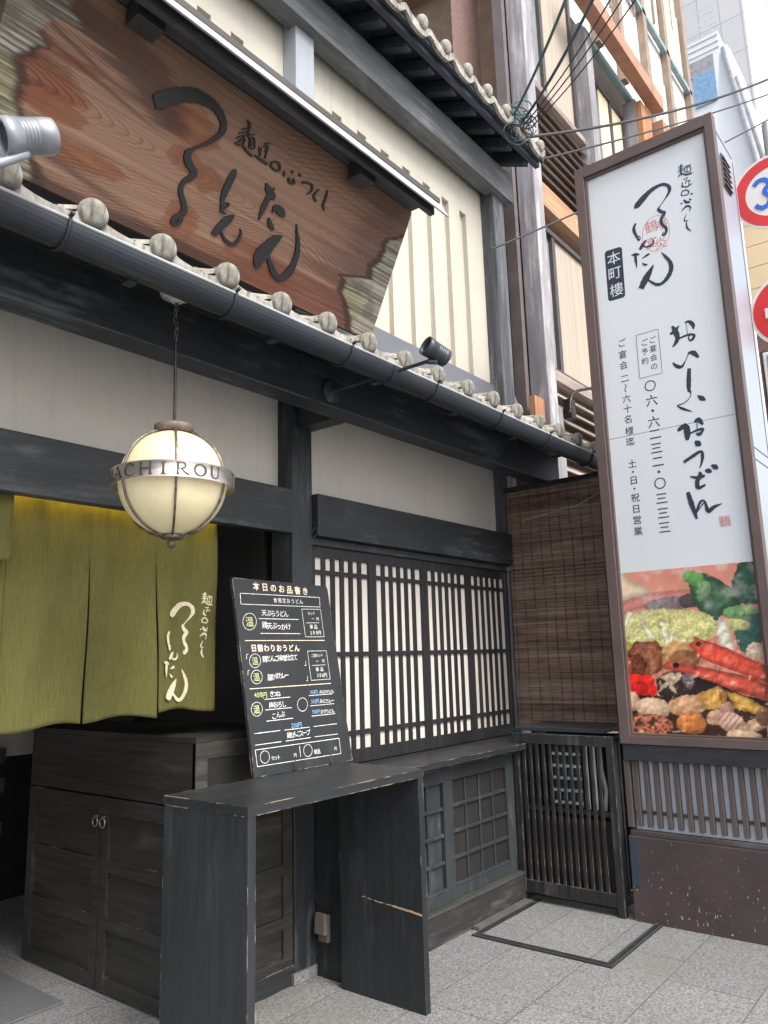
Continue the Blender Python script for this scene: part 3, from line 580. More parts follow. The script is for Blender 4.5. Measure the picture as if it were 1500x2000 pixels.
for a in ([(312,1587),(555,1556)], [(322,1694),(567,1660)], [(868,1520),(1082,1493)], [(878,1615),(1095,1588)]): ml(MW, a)
ml(MW, [(325,1738),(1105,1628),(1122,1770),(345,1893)], 6, True); mcirc(MW, 415, 1803, 43, 58); mt(MW, 'セット', (490,1812), (545,1805), 34); mt(MW, '円', (697,1785), (697,1785), 28); ml(MW, [(737,1702),(748,1800)]); mcirc(MW, 815, 1742, 40, 56); mt(MW, '単品', (887,1755), (915,1750), 38); mt(MW, '円', (1072,1725), (1072,1725), 30)
for mb, n_, col in ((MW, 'white_chalk_lettering', (.72,.72,.7,1)), (MC, 'cream_lettering', (.80,.64,.50,1)), (MY, 'yellow_chalk_lettering', (.5,.5,.22,1)), (MBL, 'blue_chalk_lettering', (.2,.42,.68,1)), (MG, 'green_chalk_lettering', (.5,.6,.25,1))):
    mb.build(n_, plain(n_, col, .8, var=.2, s=90), MBD)
cl = MB()
for x in (2.60, 2.84): cl.tube([(x, 2.618, 1.0045), (x, 2.618, 1.052), (x, 2.628, 1.056)], .003, 6); cl.tube([(x, 2.618, 1.0045), (x, 2.629, 1.0045)], .003, 6)
cl.build('wire_clip', IRON, MBD)
# ================================================================== entrance curtain
CU = thing('entrance_curtain', 'olive green split linen curtain with cream brush lettering hanging in the entrance', 'curtain', (1.75, 2.97, 2.15))
def linen():
    m, P, L = new('olive_linen'); a = noise(m, L, (1,1,.03), 330, 3); b = noise(m, L, (.03,1,1), 330, 3); big = noise(m, L, (1,1,1), 3, 4)
    c = mix(m, L, ramp(m, L, a, .35, .65), (.100,.093,.028,1), (.148,.137,.046,1)); c = mix(m, L, mul(m, L, ramp(m, L, b, .45, .7), .5), c, (.155,.152,.066,1)); c = mix(m, L, mul(m, L, ramp(m, L, big, .4, .7), .35), c, (.095,.1,.038,1))
    L.new(c, P.inputs['Base Color']); P.inputs['Roughness'].default_value = .9; P.inputs['Specular IOR Level'].default_value = .1; bump(m, L, P, a, .25, .002)
    tl = nd(m, 'ShaderNodeBsdfTranslucent'); L.new(c, tl.inputs[0]); ms = nd(m, 'ShaderNodeMixShader'); ms.inputs[0].default_value = .15
    L.new(P.outputs[0], ms.inputs[1]); L.new(tl.outputs[0], ms.inputs[2]); L.new(ms.outputs[0], m.node_tree.nodes['Material Output'].inputs[0]); return m
LIN = linen()
def fold(X, Z):
    k = np.clip((2.16-Z)/.86, 0, 1)
    return 2.972+.013*np.sin(X*23+.6+.8*np.sin(X*5))*(1-k*.45)+.010*np.sin(X*58+Z*3+2*np.sin(X*7))*(1-k)**3+.009*np.sin(X*9+Z*4)*k+.004*np.sin(X*33-Z*9)+.012*k*np.sin(X*14+1)
def cloth(xl, xr, slit_l, slit_r, bot, gl, gr):          # gl, gr: how far the lower edge drifts from the slit
    xs, zs_ = np.linspace(0, 1, 46), np.linspace(0, 1, 60)
    A, Bz = np.meshgrid(xs, zs_)
    Z = 2.2-Bz*(2.2-(bot+.012*np.sin(A*5+xl*3)))
    kl = np.clip((slit_l-Z)/(slit_l-bot), 0, 1); kr = np.clip((slit_r-Z)/(slit_r-bot), 0, 1)
    XL = xl+gl*kl**.8; XR = xr-gr*kr**.8; X = XL+(XR-XL)*A
    Y = fold(X, Z)+.02*kl*(1-A)**4-.01*kr*A**4
    grid('cloth', lambda a, b: (X, Y, Z), xs, zs_, None, LIN, CU).modifiers.new('hem', 'SOLIDIFY').thickness = .0015
cloth(.70, 1.068, 1.95, 1.95, 1.27, .0, .01); cloth(1.07, 1.40, 1.95, 1.91, 1.268, .012, -.005)
cloth(1.40, 1.742, 1.91, 1.956, 1.268, .012, .005); cloth(1.742, 2.072, 1.956, 1.962, 1.277, .022, -.004); cloth(2.072, 2.408, 1.962, 2.2, 1.288, .034, .0)
# sign-panel lettering (shared by the sign and the curtain), traced on the sign's flat face
SP = Plane((4.53, 0, 0), (0, -1, 0), (0, 0, 1))
zl = lambda x, y: (1140+x/5, 300+y/5)
LOGO = [[(472,512,10),(490,495,44),(515,468,56),(555,420,54),(620,350,42),(690,300,32),(755,276,26),(805,290,28),(820,330,28),(800,380,18),(760,440,8),(722,495,10),(710,520,24),(738,545,28),(772,552,22),(752,590,30),(735,630,26),(750,670,24),(782,700,24),(788,735,24),(768,772,18),(750,768,12),(762,740,8)],
 [(490,658,16),(470,700,24),(474,740,26),(498,790,20),(520,826,14),(532,800,8),(515,784,7),(500,800,6)],[(592,822,8),(562,860,30),(528,918,22)],[(552,870,12),(590,892,14),(640,872,16),(660,840,12),(650,808,4)],
 [(445,970,8),(490,966,26),(526,964,6)],[(484,948,8),(488,1010,24),(500,1098,4)],[(552,1002,6),(600,970,20),(626,957,8)],[(552,1048,8),(580,1066,18),(606,1058,6)],
 [(662,1066,8),(622,1140,44),(575,1225,58),(540,1300,44)],[(612,1215,14),(680,1255,24),(740,1250,26),(800,1190,34),(835,1110,36),(825,1040,30),(780,985,22),(738,942,4)]]
TAGL = [[(985,375,8),(940,385,8),(945,345,10),(985,330,10),(1010,352,10),(985,386,6)],[(1028,365,14),(1047,370,12)],[(932,460,16),(942,466,12)],[(958,425,10),(985,450,20),(1022,446,12)],[(1012,420,16),(1032,425,14)],
 [(935,540,4),(985,490,16),(1025,500,12),(1012,542,4)],[(985,565,4),(965,630,10),(1006,630,6)],[(985,645,8),(992,700,14),(1032,733,6)],
 [(935,75,10),(930,110,12),(935,190,8)],[(905,105,8),(955,92,8)],[(905,130,7),(958,112,8)],[(900,155,7),(960,130,8)],[(940,145,9),(905,205,8)],[(925,160,7),(985,180,14),(1045,160,10)],[(968,100,7),(1030,82,9)],[(965,115,7),(972,155,8)],[(968,115,6),(1022,102,7),(1020,150,8),(972,155,6)],[(992,100,6),(994,150,6)],
 [(955,228,8),(1000,210,9)],[(945,255,9),(945,310,8)],[(985,230,8),(975,270,8)],[(990,240,8),(1025,235,8)],[(1012,240,8),(1008,290,8)],[(935,290,8),(985,300,12),(1040,265,9)]]
def to_sp(p, f=zl): return [(*SP.uv(*f(x, y)), w*LS) for x, y, w in p]
LS = abs(SP.uv(*zl(600,700))[1]-SP.uv(*zl(600,800))[1])/100
LOGO_UV = [to_sp(p) for p in LOGO]; TAG_UV = [to_sp(p) for p in TAGL]
allp = np.array([q[:2] for p in LOGO_UV for q in p]); bb0, bb1 = allp.min(0), allp.max(0)
CP = Plane((0, 2.96, 0), (1, 0, 0), (0, 0, 1))
t0, t1 = CP.uv(1053/3-30, 950+680/3), CP.uv(1050/3, 950+1252/3)
c_l, c_r = CP.uv(955/3, 950+1040/3)[0], CP.uv(1145/3, 950+900/3)[0]
sc = (t0[1]-t1[1])/(bb1[1]-bb0[1]); sxx = (c_r-c_l)/(bb1[0]-bb0[0])
NL = MB(); WID[0] = 1.25
def on_cloth(a, b, h): return (a, float(fold(np.array(a), np.array(b)))-.004-h-.02*max(0, (2.12-a)*2)*.2, b)
for p in LOGO_UV+TAG_UV: ribbon(NL, [(c_l+(a-bb0[0])*sxx, t1[1]+(b-bb0[1])*sc, w*(sc+sxx)/2*1.15) for a, b, w in p], on_cloth, .0, None)
NL.build('lettering', plain('cream_dyed_lettering', (.62,.56,.4,1), .9, var=.08, s=60), CU)
box(.6, 2.8, 3.0, 3.02, 2.19, 2.21).build('rod', BLK_X, CU)
WID[0] = 1.0
VA = thing('short_curtain', 'short olive green linen valance at the far left in front of the long split curtain', 'curtain', (1.2, 2.9, 2.12))
xs, zs_ = np.linspace(.6, 1.377, 50), np.linspace(2.2, 1.897, 20)
grid('cloth', lambda a, b: (a, 2.905+.006*np.sin(a*40)+.004*np.sin(a*90), b), xs, zs_, None, LIN, VA).modifiers.new('hem', 'SOLIDIFY').thickness = .003
# hidden strip lamp above the curtain gives the golden glow on its upper hem
SL = thing('strip_lamp', 'slim warm strip lamp behind the lintel above the green curtain', 'lamp', (1.6, 2.93, 2.2))
em, P_, L_ = new('warm_lamp_diffuser'); P_.inputs['Emission Color'].default_value = (1,.66,.10,1); P_.inputs['Emission Strength'].default_value = 11; P_.inputs['Base Color'].default_value = (.8,.7,.5,1)
box(.7, 2.40, 2.915, 2.935, 2.205, 2.215).build('diffuser', em, SL); box(.68, 2.42, 2.91, 2.94, 2.217, 2.235).build('housing', IRON, SL)
# ================================================================== hanging globe lamp
GL = thing('globe_lamp', 'cream glass globe lamp with engraved metal band hanging on a chain under the eave', 'lamp', (1.668, 2.3, 2.146))
gx, gy, gz, gr_ = 1.668, 2.3, 2.146, .192
def globe_mat():
    m, P, L = new('cream_glass'); n = noise(m, L, (1,1,1), 6, 5); 
    L.new(ramp(m, L, n, .3, .75, (.62,.54,.35,1), (.74,.68,.48,1)), P.inputs['Base Color']); P.inputs['Roughness'].default_value = .22
    P.inputs['Subsurface Weight'].default_value = .4; P.inputs['Subsurface Radius'].default_value = (.1,.08,.05); P.inputs['Subsurface Scale'].default_value = .3
    P.inputs['Emission Color'].default_value = (1,.8,.42,1); P.inputs['Emission Strength'].default_value = .05; return m
MB().lathe([(gr_*math.sin(a), -gr_*math.cos(a)) for a in np.linspace(.02, math.pi-.02, 40)], (gx,gy,gz), (0,0,1), 64).build('globe', globe_mat(), GL)
av = math.atan2(-gy, -gx)                                # azimuth towards the street corner
OLD = plain('aged_pewter', (.2,.18,.16,1), .45, .75, var=.35, s=40, bmp=.2)
for k in range(6):
    a = av+.05+k*math.pi/3; pts = [(gx+.199*math.sin(t)*math.cos(a), gy+.199*math.sin(t)*math.sin(a), gz+.199*math.cos(t)) for t in np.linspace(.3, math.pi-.17, 30)]
    MB().tube(pts, .0045, 6).build('rib', OLD, GL)
bandR, bh = .219, .029
m_ = MB().lathe([(bandR,-bh),(bandR,bh),(bandR-.003,bh),(bandR-.003,-bh),(bandR,-bh)], (gx,gy,gz+.004), (0,0,1), 96); band = m_.build('band', plain('brushed_pewter_band', (.58,.54,.50,1), .34, .9, var=.15, s=8, scale=(1,1,6)), GL)
LET = {'A':[[(0,0,.1),(.42,1,.1)],[(.42,1,.17),(.84,0,.2)],[(.17,.36,.09),(.68,.36,.09)],[(-.1,.02,.06),(.14,.02,.06)],[(.68,.02,.06),(.98,.02,.06)]],
 'C':[[(.78,.78,.1),(.66,.94,.08),(.42,.98,.1),(.12,.75,.16),(.06,.48,.19),(.14,.2,.16),(.42,.02,.1),(.68,.06,.08),(.8,.2,.08)],[(.8,.98,.06),(.78,.7,.06)]],
 'H':[[(.12,0,.16),(.12,1,.16)],[(.78,0,.16),(.78,1,.16)],[(.12,.52,.08),(.78,.52,.08)]]+[[(x-.14,y,.06),(x+.16,y,.06)] for x in (.12,.78) for y in (.02,.98)],
 'I':[[(.2,0,.17),(.2,1,.17)],[(.04,.02,.06),(.38,.02,.06)],[(.04,.98,.06),(.38,.98,.06)]],
 'R':[[(.14,0,.16),(.14,1,.16)],[(.14,.96,.08),(.5,.94,.1),(.66,.74,.16),(.5,.54,.1),(.14,.5,.08)],[(.36,.5,.12),(.6,.22,.17),(.92,0,.14)],[(0,.02,.06),(.3,.02,.06)],[(0,.98,.06),(.2,.98,.06)]],
 'O':[[(.45,.98,.09),(.14,.8,.15),(.04,.5,.18),(.14,.2,.15),(.45,.02,.09),(.76,.2,.15),(.86,.5,.18),(.76,.8,.15),(.45,.98,.09)]],
 'U':[[(.12,1,.16),(.12,.4,.16),(.2,.1,.12),(.42,.02,.09),(.64,.1,.09),(.72,.4,.09),(.72,1,.09)],[(-.04,.98,.06),(.3,.98,.06)],[(.58,.98,.06),(.86,.98,.06)]],
 'T':[[(.4,0,.16),(.4,1,.16)],[(0,.96,.08),(.8,.96,.08)],[(.02,.98,.06),(.0,.74,.05)],[(.78,.98,.06),(.8,.74,.05)],[(.24,.02,.06),(.56,.02,.06)]],
 'M':[[(.08,0,.08),(.12,1,.09)],[(.12,1,.16),(.46,.08,.16)],[(.46,.08,.08),(.8,1,.08)],[(.8,1,.16),(.86,0,.17)],[(-.06,.02,.05),(.22,.02,.05)],[(.7,.02,.05),(1,.02,.05)]],
 'N':[[(.12,0,.08),(.12,1,.08)],[(.1,1,.16),(.74,.02,.16)],[(.74,0,.08),(.74,1,.08)],[(0,.02,.05),(.26,.02,.05)],[(.6,.98,.05),(.88,.98,.05)]],
 'S':[[(.58,.8,.08),(.34,.98,.1),(.1,.76,.15),(.34,.52,.18),(.58,.26,.15),(.32,.02,.1),(.06,.2,.08)]]}
bl = MB(); bh2 = .041
def on_band(a, b, h): t = av+a/bandR; return (gx+(bandR+.0004+h)*math.cos(t), gy+(bandR+.0004+h)*math.sin(t), gz+.004+b)
word = 'HONMACHIROU TSURUTONTAN '
for i, ch in enumerate(word):
    cx = (R(-41+16.2*(i-5)) if True else 0)*bandR
    if ch in LET:
        wch = {'I':.4}.get(ch, .85)
        for p in LET[ch]:
            q = [(cx+(x-wch/2)*bh2*1.22, (y-.5)*bh2*1.06, w*bh2*1.1) for x, y, w in p]
            if len(q) == 2: q = [tuple(np.array(q[0])*(1-t)+np.array(q[1])*t) for t in np.linspace(0, 1, 5)]
            ribbon(bl, q, on_band, .0004, None, 3)
bl.build('engraved_lettering', plain('dark_bronze_engraving', (.075,.055,.04,1), .5, .4, var=.3, s=60), band)
MB().lathe([(0,.031),(.07,.03),(.072,.028),(.072,.004),(.068,0),(.02,0)], (gx,gy,gz+.187), (0,0,1), 40).build('cap', RUST, GL)
MB().lathe([(0,0),(.037,.001),(.04,.004),(.04,.014),(.036,.018),(0,.018)], (gx,gy,gz-.207), (0,0,1), 32).build('lower_ring', OLD, GL)
m_ = MB().lathe([(.016*math.sin(a), -.016*math.cos(a)) for a in np.linspace(0, math.pi, 12)], (gx,gy,gz-.224), (0,0,1), 16); m_.tube([(gx,gy,gz-.238),(gx+.003,gy,gz-.25),(gx-.002,gy,gz-.256)], .002, 6); m_.build('finial', RUST, GL)
m_ = MB(); m_.tube([(gx,gy,gz+.225),(gx-.004,gy,gz+.55)], .0055, 8); m_.tube([(gx+.012*math.cos(a),gy,gz+.228+.012*math.sin(a)) for a in np.linspace(0, 2*math.pi, 14)], .004, 6); m_.build('rod', IRON, GL)
m_ = MB(); cz = gz+.55
for i in range(7):
    z = cz+.016+i*.024; d = (1,0) if i % 2 else (0,1); o_ = .004*math.sin(i*1.3)
    m_.tube([(gx-.004+o_+d[0]*.007*math.sin(a), gy+d[1]*.007*math.sin(a), z+.017*math.cos(a)) for a in np.linspace(0, 2*math.pi, 14)], .0026, 6)
m_.build('chain', OLD, GL)
MB().lathe([(0,0),(.02,.0),(.03,.012),(.058,.022),(.064,.04),(.064,.06)], (gx-.004,gy,2.852), (0,0,1), 40).build('ceiling_rose', plain('grey_painted_metal', (.5,.51,.52,1), .5), GL)
# ================================================================== tower sign
SG = thing('sign_tower', 'tall boxed restaurant sign with white lettered panel and hotpot photograph, facing down the pavement', 'sign', (4.7, 1.42, 0))
YL, YR, ZB, ZT = 1.868, .972, .965, 4.705
m_ = MB(); f_ = .062
for a in ((YL-f_, YL, ZB, ZT), (YR, YR+f_-.012, ZB, ZT)): m_.box(4.53, 4.60, a[0], a[1], a[2], a[3])
m_.box(4.53, 4.60, YR+f_-.012, YL-f_, ZT-.075, ZT); m_.box(4.53, 4.60, YR+f_-.012, YL-f_, ZB, ZB+.05)
y0_, y1_ = YR+f_-.012, YL-f_
for a in ((y1_-.014, y1_, ZB+.05, ZT-.075), (y0_, y0_+.014, ZB+.05, ZT-.075), (y0_+.014, y1_-.014, ZT-.091, ZT-.075), (y0_+.014, y1_-.014, ZB+.05, ZB+.062)): m_.box(4.546, 4.60, *a)
m_.build('frame', BROWN, SG, .003)
WHT = plain('white_acrylic_panel', (.64,.675,.715,1), .3, var=.015, s=1.2)
box(4.566, 4.60, YR+.05, YL-.05, 2.812, ZT-.06).build('panel', WHT, SG); box(4.5665, 4.60, YR+.05, YL-.05, ZB+.04, 2.809).build('panel', WHT, SG)
sd_ = MB(); sd_.box(4.602, 5.05, .985, 1.862, ZB-.02, ZT-.02); sd_.build('side_casing', plain('stainless_casing', (.68,.70,.73,1), .28, 1, var=.03, s=2), SG)
m_ = MB()
for a in ((4.625, 4.63, .95, 4.66), (5.01, 5.015, .95, 4.62)): m_.box(a[0], a[1], .983, .9845, a[2], a[3])
for z in (4.64, 2.62, 2.55): m_.box(4.63, 5.01, .983, .9845, z, z+.005)
m_.build('door_seam', plain('dark_seam', (.03,.03,.035,1), .5), SG)
m_ = MB(); m_.box(4.70, 4.86, .978, .9848, 4.30, 4.52)
for i in range(6): m_.hexa([(4.705,.968,4.305+i*.036),(4.855,.968,4.305+i*.036),(4.855,.978,4.315+i*.036),(4.705,.978,4.315+i*.036)], [(4.705,.966,4.312+i*.036),(4.855,.966,4.312+i*.036),(4.855,.978,4.335+i*.036),(4.705,.978,4.335+i*.036)])
m_.build('vent', BROWN, SG)
def on_sign(a, b, h): return (4.566-h, -a, b)
INK = plain('blue_black_ink', (.020,.032,.055,1), .45, var=.1, s=20)
SLB = MB(); WID[0] = 1.15
for p in LOGO_UV+TAG_UV: ribbon(SLB, p, on_sign, .0006, None)
zk = lambda x, y: (1180+x/4.346, 600+y/4.346)
BRUSH = [[(558,145,14),(582,180,40),(606,240,38),(590,290,26),(563,324,10)],[(543,214,18),(580,190,30),(620,140,8)],[(598,262,14),(660,232,16),(720,214,18),(748,226,22),(735,255,22),(712,268,14),(700,240,10),(716,222,10)],[(668,114,10),(705,106,24),(738,135,32),(742,172,6)],[(678,112,4),(692,218,5)],
 [(566,458,12),(598,486,28),(640,492,24),(672,445,8),(696,390,8),(705,372,18),(745,375,38),(786,412,18)],[(706,505,28),(702,600,34),(704,690,28),(720,712,9),(706,762,6),(655,805,8),(607,823,10),(655,852,20),(732,873,6)],[(776,736,8),(812,760,38),(846,776,10)],
 [(655,985,28),(682,1010,46),(690,1080,44),(688,1118,20)],[(608,1038,22),(650,1005,38),(690,985,16)],[(690,1075,16),(745,1045,14),(805,1024,22),(828,1026,12),(795,1066,28),(765,1062,14)],[(748,965,12),(785,944,36),(822,985,18)],[(772,965,7),(774,1040,7)],[(756,1126,14),(780,1146,46),(806,1164,14)],
 [(660,1306,22),(740,1252,26),(806,1214,20),(820,1255,24),(812,1310,16),(794,1360,4)],[(840,1378,14),(870,1380,36),(898,1390,12)],[(894,1332,14),(926,1346,38),(952,1362,12)],[(713,1430,10),(780,1438,26),(840,1420,18)],[(790,1390,14),(800,1415,34),(775,1470,34),(785,1525,28),(845,1498,14)],
 [(694,1562,26),(722,1650,38),(772,1790,18)],[(764,1740,18),(798,1650,18),(836,1640,16),(868,1722,30),(915,1690,26),(986,1658,4)],[(770,1735,10),(815,1670,9),(838,1650,6)]]
for p in BRUSH: ribbon(SLB, to_sp(p, zk), on_sign, .0006, None)
WID[0] = 1.0; LK = abs(SP.uv(*zk(600,900))[1]-SP.uv(*zk(600,1000))[1])/100; 
BR = [to_sp(p, zk) for p in []]
def sc_(mb, s, p, q, size, f=zk, l=None, **k): chars(mb, s, SP.uv(*f(*p)), SP.uv(*f(*q)), size*(l or LK), on_sign, .0006, **k)
LS_old = LS
sc_(SLB, 'ご宴会の', (393,262), (408,488), 66); sc_(SLB, 'ご予約', (324,285), (330,442), 66)
q = [SP.uv(*zk(*p)) for p in ((252,225),(440,170),(477,545),(285,593))]
for i in range(4): ribbon(SLB, [(*q[i], 3.5*LK), (*q[(i+1) % 4], 3.5*LK)], on_sign, .0006, None, smooth=False)
for ch, y in zip('〇六・六二三二・〇三三三', (655,780,868,962,1065,1185,1300,1390,1487,1615,1740,1862)): x = 373+(y-655)*.101; sc_(SLB, ch, (x, y), (x, y), 108)
for ch, y in zip('ご宴会二〜六十名様迄土・日・祝日営業', (290,390,480,592,675,765,850,940,1040,1130,1320,1390,1460,1533,1610,1705,1800,1895)):
    x = 130+(y-290)*.0872; sc_(SLB, ch, (x, y), (x, y), 80, rot=R(90) if ch == '〜' else 0)
SLB.build('lettering', INK, SG)
# dark seal with white characters, red oval and square seals
SE = MB(); c = [SP.uv(*zl(*p)) for p in ((183,955),(200,930),(330,890),(352,900),(385,1360),(370,1385),(235,1424),(218,1410))]
SE.add([on_sign(a, b, .0005) for a, b in c], [tuple(range(len(c)))]); SE.build('seal', INK, SG)
SW = MB()
BOLD[0] = 0
for ch, p in zip('本町樓', ((272,1000),(281,1145),(300,1310))): chars(SW, ch, SP.uv(*zl(*p)), SP.uv(*zl(*p)), 138*LS, on_sign, .0012)
SW.build('seal_lettering', WHT, SG)
SR = MB()
rg = lambda p, w: ribbon(SR, [(*SP.uv(*zl(x, y)), w*LS) for x, y in p], on_sign, .0003, None, smooth=False)
rg([(688+132*math.cos(a)+20*math.sin(-a), 756+176*math.sin(a)) for a in np.linspace(0, 2*math.pi, 40)], 4)
for ch, p, z in (('鶴', (640,690), 130), ('亭', (745,670), 105), ('宴', (640,850), 115), ('炎', (735,850), 120)): chars(SR, ch, SP.uv(*zl(*p)), SP.uv(*zl(*p)), z*LS, on_sign, .0002)
SR.build('red_seal', plain('thin_red_ink', (.52,.16,.15,1), .5, var=.1), SG); SR = MB()
q = [(962,1772),(1052,1765),(1062,1845),(972,1856)]; rk = lambda p, w: ribbon(SR, [(*SP.uv(*zk(x, y)), w*LK) for x, y in p], on_sign, .0003, None, smooth=False)
rk(q+[q[0]], 4); chars(SR, '鶴', SP.uv(*zk(1010,1810)), SP.uv(*zk(1010,1810)), 80*LK, on_sign, .0004)
SR.build('square_seal', bpy.data.materials['thin_red_ink'], SG)
# printed hotpot photograph
def proj(X, Y, Z):
    d = np.stack([X, Y, Z-EYE], -1); w_ = d@fw; return 750+F*(d@rt)/w_, 1000-F*(d@up)/w_
def lin(h): return np.array(rgb(h)[:3])
def photo(zx, zy):
    n1 = fbm(zx/100, zy/100, 1, 5, 61); n2 = fbm(zx/100, zy/100, 4, 4, 62); n3 = fbm(zx/100, zy/100, 12, 3, 63)
    wx = zx+(n2-.5)*26; wy = zy+(fbm(zx/100, zy/100, 4, 4, 64)-.5)*26
    wx = wx+(fbm(zx/100, zy/100, 13, 3, 67)-.5)*16; wy = wy+(fbm(zx/100, zy/100, 13, 3, 68)-.5)*16
    ss = lambda x, a, b: np.clip((x-a)/(b-a), 0, 1)**2*(3-2*np.clip((x-a)/(b-a), 0, 1))
    c = np.ones(zx.shape+(3,))*lin((214,142,122))*(.85+.3*n1[..., None])
    def over(m, col):
        nonlocal c; m = np.clip(m, 0, 1)[..., None]; c = c*(1-m)+col*m
    def poly(pts, soft=6, w=1):
        X = zx+(wx-zx)*w; Y = zy+(wy-zy)*w; ins = np.zeros(zx.shape, bool); dist = np.full(zx.shape, 1e9); n = len(pts)
        for i in range(n):
            x1, y1 = pts[i]; x2, y2 = pts[(i+1) % n]
            cond = ((y1 > Y) != (y2 > Y)); ins ^= cond & (X < (x2-x1)*(Y-y1)/((y2-y1) or 1e-9)+x1)
            t = np.clip(((X-x1)*(x2-x1)+(Y-y1)*(y2-y1))/((x2-x1)**2+(y2-y1)**2+1e-9), 0, 1); dist = np.minimum(dist, np.hypot(X-x1-t*(x2-x1), Y-y1-t*(y2-y1)))
        return np.where(ins, dist, -dist)
    def P_(pts, col, tex=.35, rim=30, soft=5, w=1, hi=None, t=n2):
        d = poly(pts, soft, w); sh = .5+.5*np.clip(d/rim, 0, 1); k = (sh*(1-tex+2*tex*t))[..., None]*lin(col)
        if hi is not None: k = k+hi*ss(np.sin(d*.09+n1*5), .6, 1)[..., None]*np.ones(3)
        over(ss(d, -soft, soft), np.clip(k, 0, 1)); return d
    def E_(x, y, a, b, col, rot=0, tex=.3, w=1, t=n2, soft=.07, dark=.45, lx=-.3, ly=-.45):
        X = zx+(wx-zx)*w-x; Y = zy+(wy-zy)*w-y; ca, sa = math.cos(rot), math.sin(rot); p = (X*ca+Y*sa)/a; q = (-X*sa+Y*ca)/b; d = np.hypot(p, q)
        k = (1-dark*np.clip(np.hypot(p-lx, q-ly), 0, 1.6)**1.6/1.6)*(1-tex+2*tex*t); over(ss(1-d, -soft, soft), np.clip(k[..., None]*lin(col)*1.12, 0, 1)); return d
    P_([(200,150),(300,165),(345,230),(430,258),(530,325),(240,425)], (238,212,182), .15, 60)
    P_([(200,430),(530,330),(860,300),(880,420),(400,470),(200,560)], (226,146,140), .2, 60)
    E_(690, 425, 230, 62, (132,118,118), -.1, .5); E_(840, 400, 90, 60, (84,74,78), 0, .4)
    P_([(800,190),(850,150),(960,168),(1090,220),(1280,350),(1275,440),(1150,475),(1080,570),(950,530),(870,400),(835,260)], (58,98,70), .5, 70, hi=.02)
    E_(880, 215, 100, 60, (92,158,74), .4, .3); E_(960, 320, 60, 90, (120,150,110), .3, .5)
    P_([(1205,210),(1260,80),(1460,60),(1460,430),(1200,420),(1190,290)], (46,88,72), .4, 60, hi=.015)
    E_(1340, 640, 120, 210, (62,104,92), 0, .5); E_(1240, 495, 125, 55, (118,158,104), -.1, .6); E_(1340, 480, 80, 40, (146,176,120), 0, .6)
    P_([(1050,610),(1090,540),(1150,560),(1180,620),(1220,830),(1100,800)], (232,228,208), .12, 40, hi=.06)
    E_(1250, 600, 100, 50, (196,196,124), .1, .5); E_(1390, 830, 70, 80, (232,206,178), 0, .25)
    crk = np.clip(1.5*np.abs(fbm(zx/100, zy/100, 4.5, 3, 66)-.5)*2+.35*np.abs(np.sin(wx*.05+n1*14)), 0, 1)
    for e in ((650,630,420,165),(380,680,150,150),(820,600,250,120)):
        X = wx-e[0]; Y = wy-e[1]; d = np.hypot(X/e[2], Y/e[3]); k = (.62+.5*crk+.3*(n2-.5)-.25*np.clip(d, 0, 1)**3)[..., None]*lin((228,222,150)); over(ss(1-d, -.05, .05), np.clip(k, 0, 1))
    for a in ([(590,570),(640,580),(690,770),(640,790)], [(430,600),(470,590),(560,700),(520,720)], [(690,650),(730,620),(700,760),(670,770)], [(280,620),(330,490),(370,500),(310,640)]): P_(a, (240,240,206), .1, 14, 8)
    E_(300, 800, 70, 60, (200,180,90), 0, .6)
    P_([(310,860),(380,745),(560,735),(630,800),(610,990),(470,1040),(340,1030)], (150,82,54), .55, 40, hi=.05); P_([(310,870),(420,840),(480,900),(480,1030),(350,1020)], (116,56,36), .6, 30, hi=.04); P_([(470,840),(520,800),(590,960),(500,1030)], (172,112,78), .6, 30)
    E_(300, 960, 60, 110, (206,100,52), 0, .5); E_(740, 850, 130, 115, (204,156,104), 0, .4); E_(800, 890, 130, 80, (150,100,64), 0, .5)
    def shrimp(pts, col):
        d = poly(pts, 5, .4); along = (zx*.95+zy*.3); seg = .93+.07*np.sin(along*.055); k = (.5+.5*np.clip(d/42, 0, 1))*seg*(.85+.3*n2); hl = ss(d, 22, 50)*ss(n1, .4, .65)*.22
        over(ss(d, -5, 5), np.clip(k[..., None]*lin(col)+hl[..., None]*lin((255,180,150))*.7, 0, 1))
    shrimp([(830,760),(880,735),(870,695),(1000,740),(1150,790),(1300,865),(1500,945),(1500,1090),(1300,1020),(1100,945),(930,880)], (232,84,62)); E_(918, 760, 25, 22, (18,14,16), 0, .1, 0)
    shrimp([(600,955),(660,905),(800,925),(1000,965),(1200,1005),(1400,1055),(1500,1110),(1500,1230),(1300,1180),(1000,1095),(850,1030),(700,985)], (218,88,66)); E_(730, 940, 28, 22, (16,12,14), 0, .1, 0)
    P_([(560,1050),(900,1030),(1300,1185),(1500,1230),(1500,1330),(1100,1330),(880,1230),(600,1240)], (42,26,26), .4, 60)
    E_(735, 1110, 165, 120, (58,44,46), .15, .4)
    for a in ([(590,1035),(700,1000),(760,1060),(700,1110)], [(640,1040),(700,1060),(740,1180),(690,1150)], [(690,1030),(760,1000),(800,1030),(700,1080)], [(575,1180),(600,1110),(690,1060),(680,1100)]): P_(a, (206,180,152), .3, 14)
    E_(835, 1070, 45, 70, (120,104,108), -.4, .9, t=n3)
    for a in range(5): t = a*2*math.pi/5+.4; E_(430+78*math.cos(t), 1125+62*math.sin(t), 72, 60, (238,46,36), 0, .1, .2, dark=.3)
    E_(430, 1130, 70, 55, (206,34,32), 0, .12, .3)
    P_([(280,1180),(1480,1240),(1500,1640),(280,1560)], (62,38,28), .6, 80)
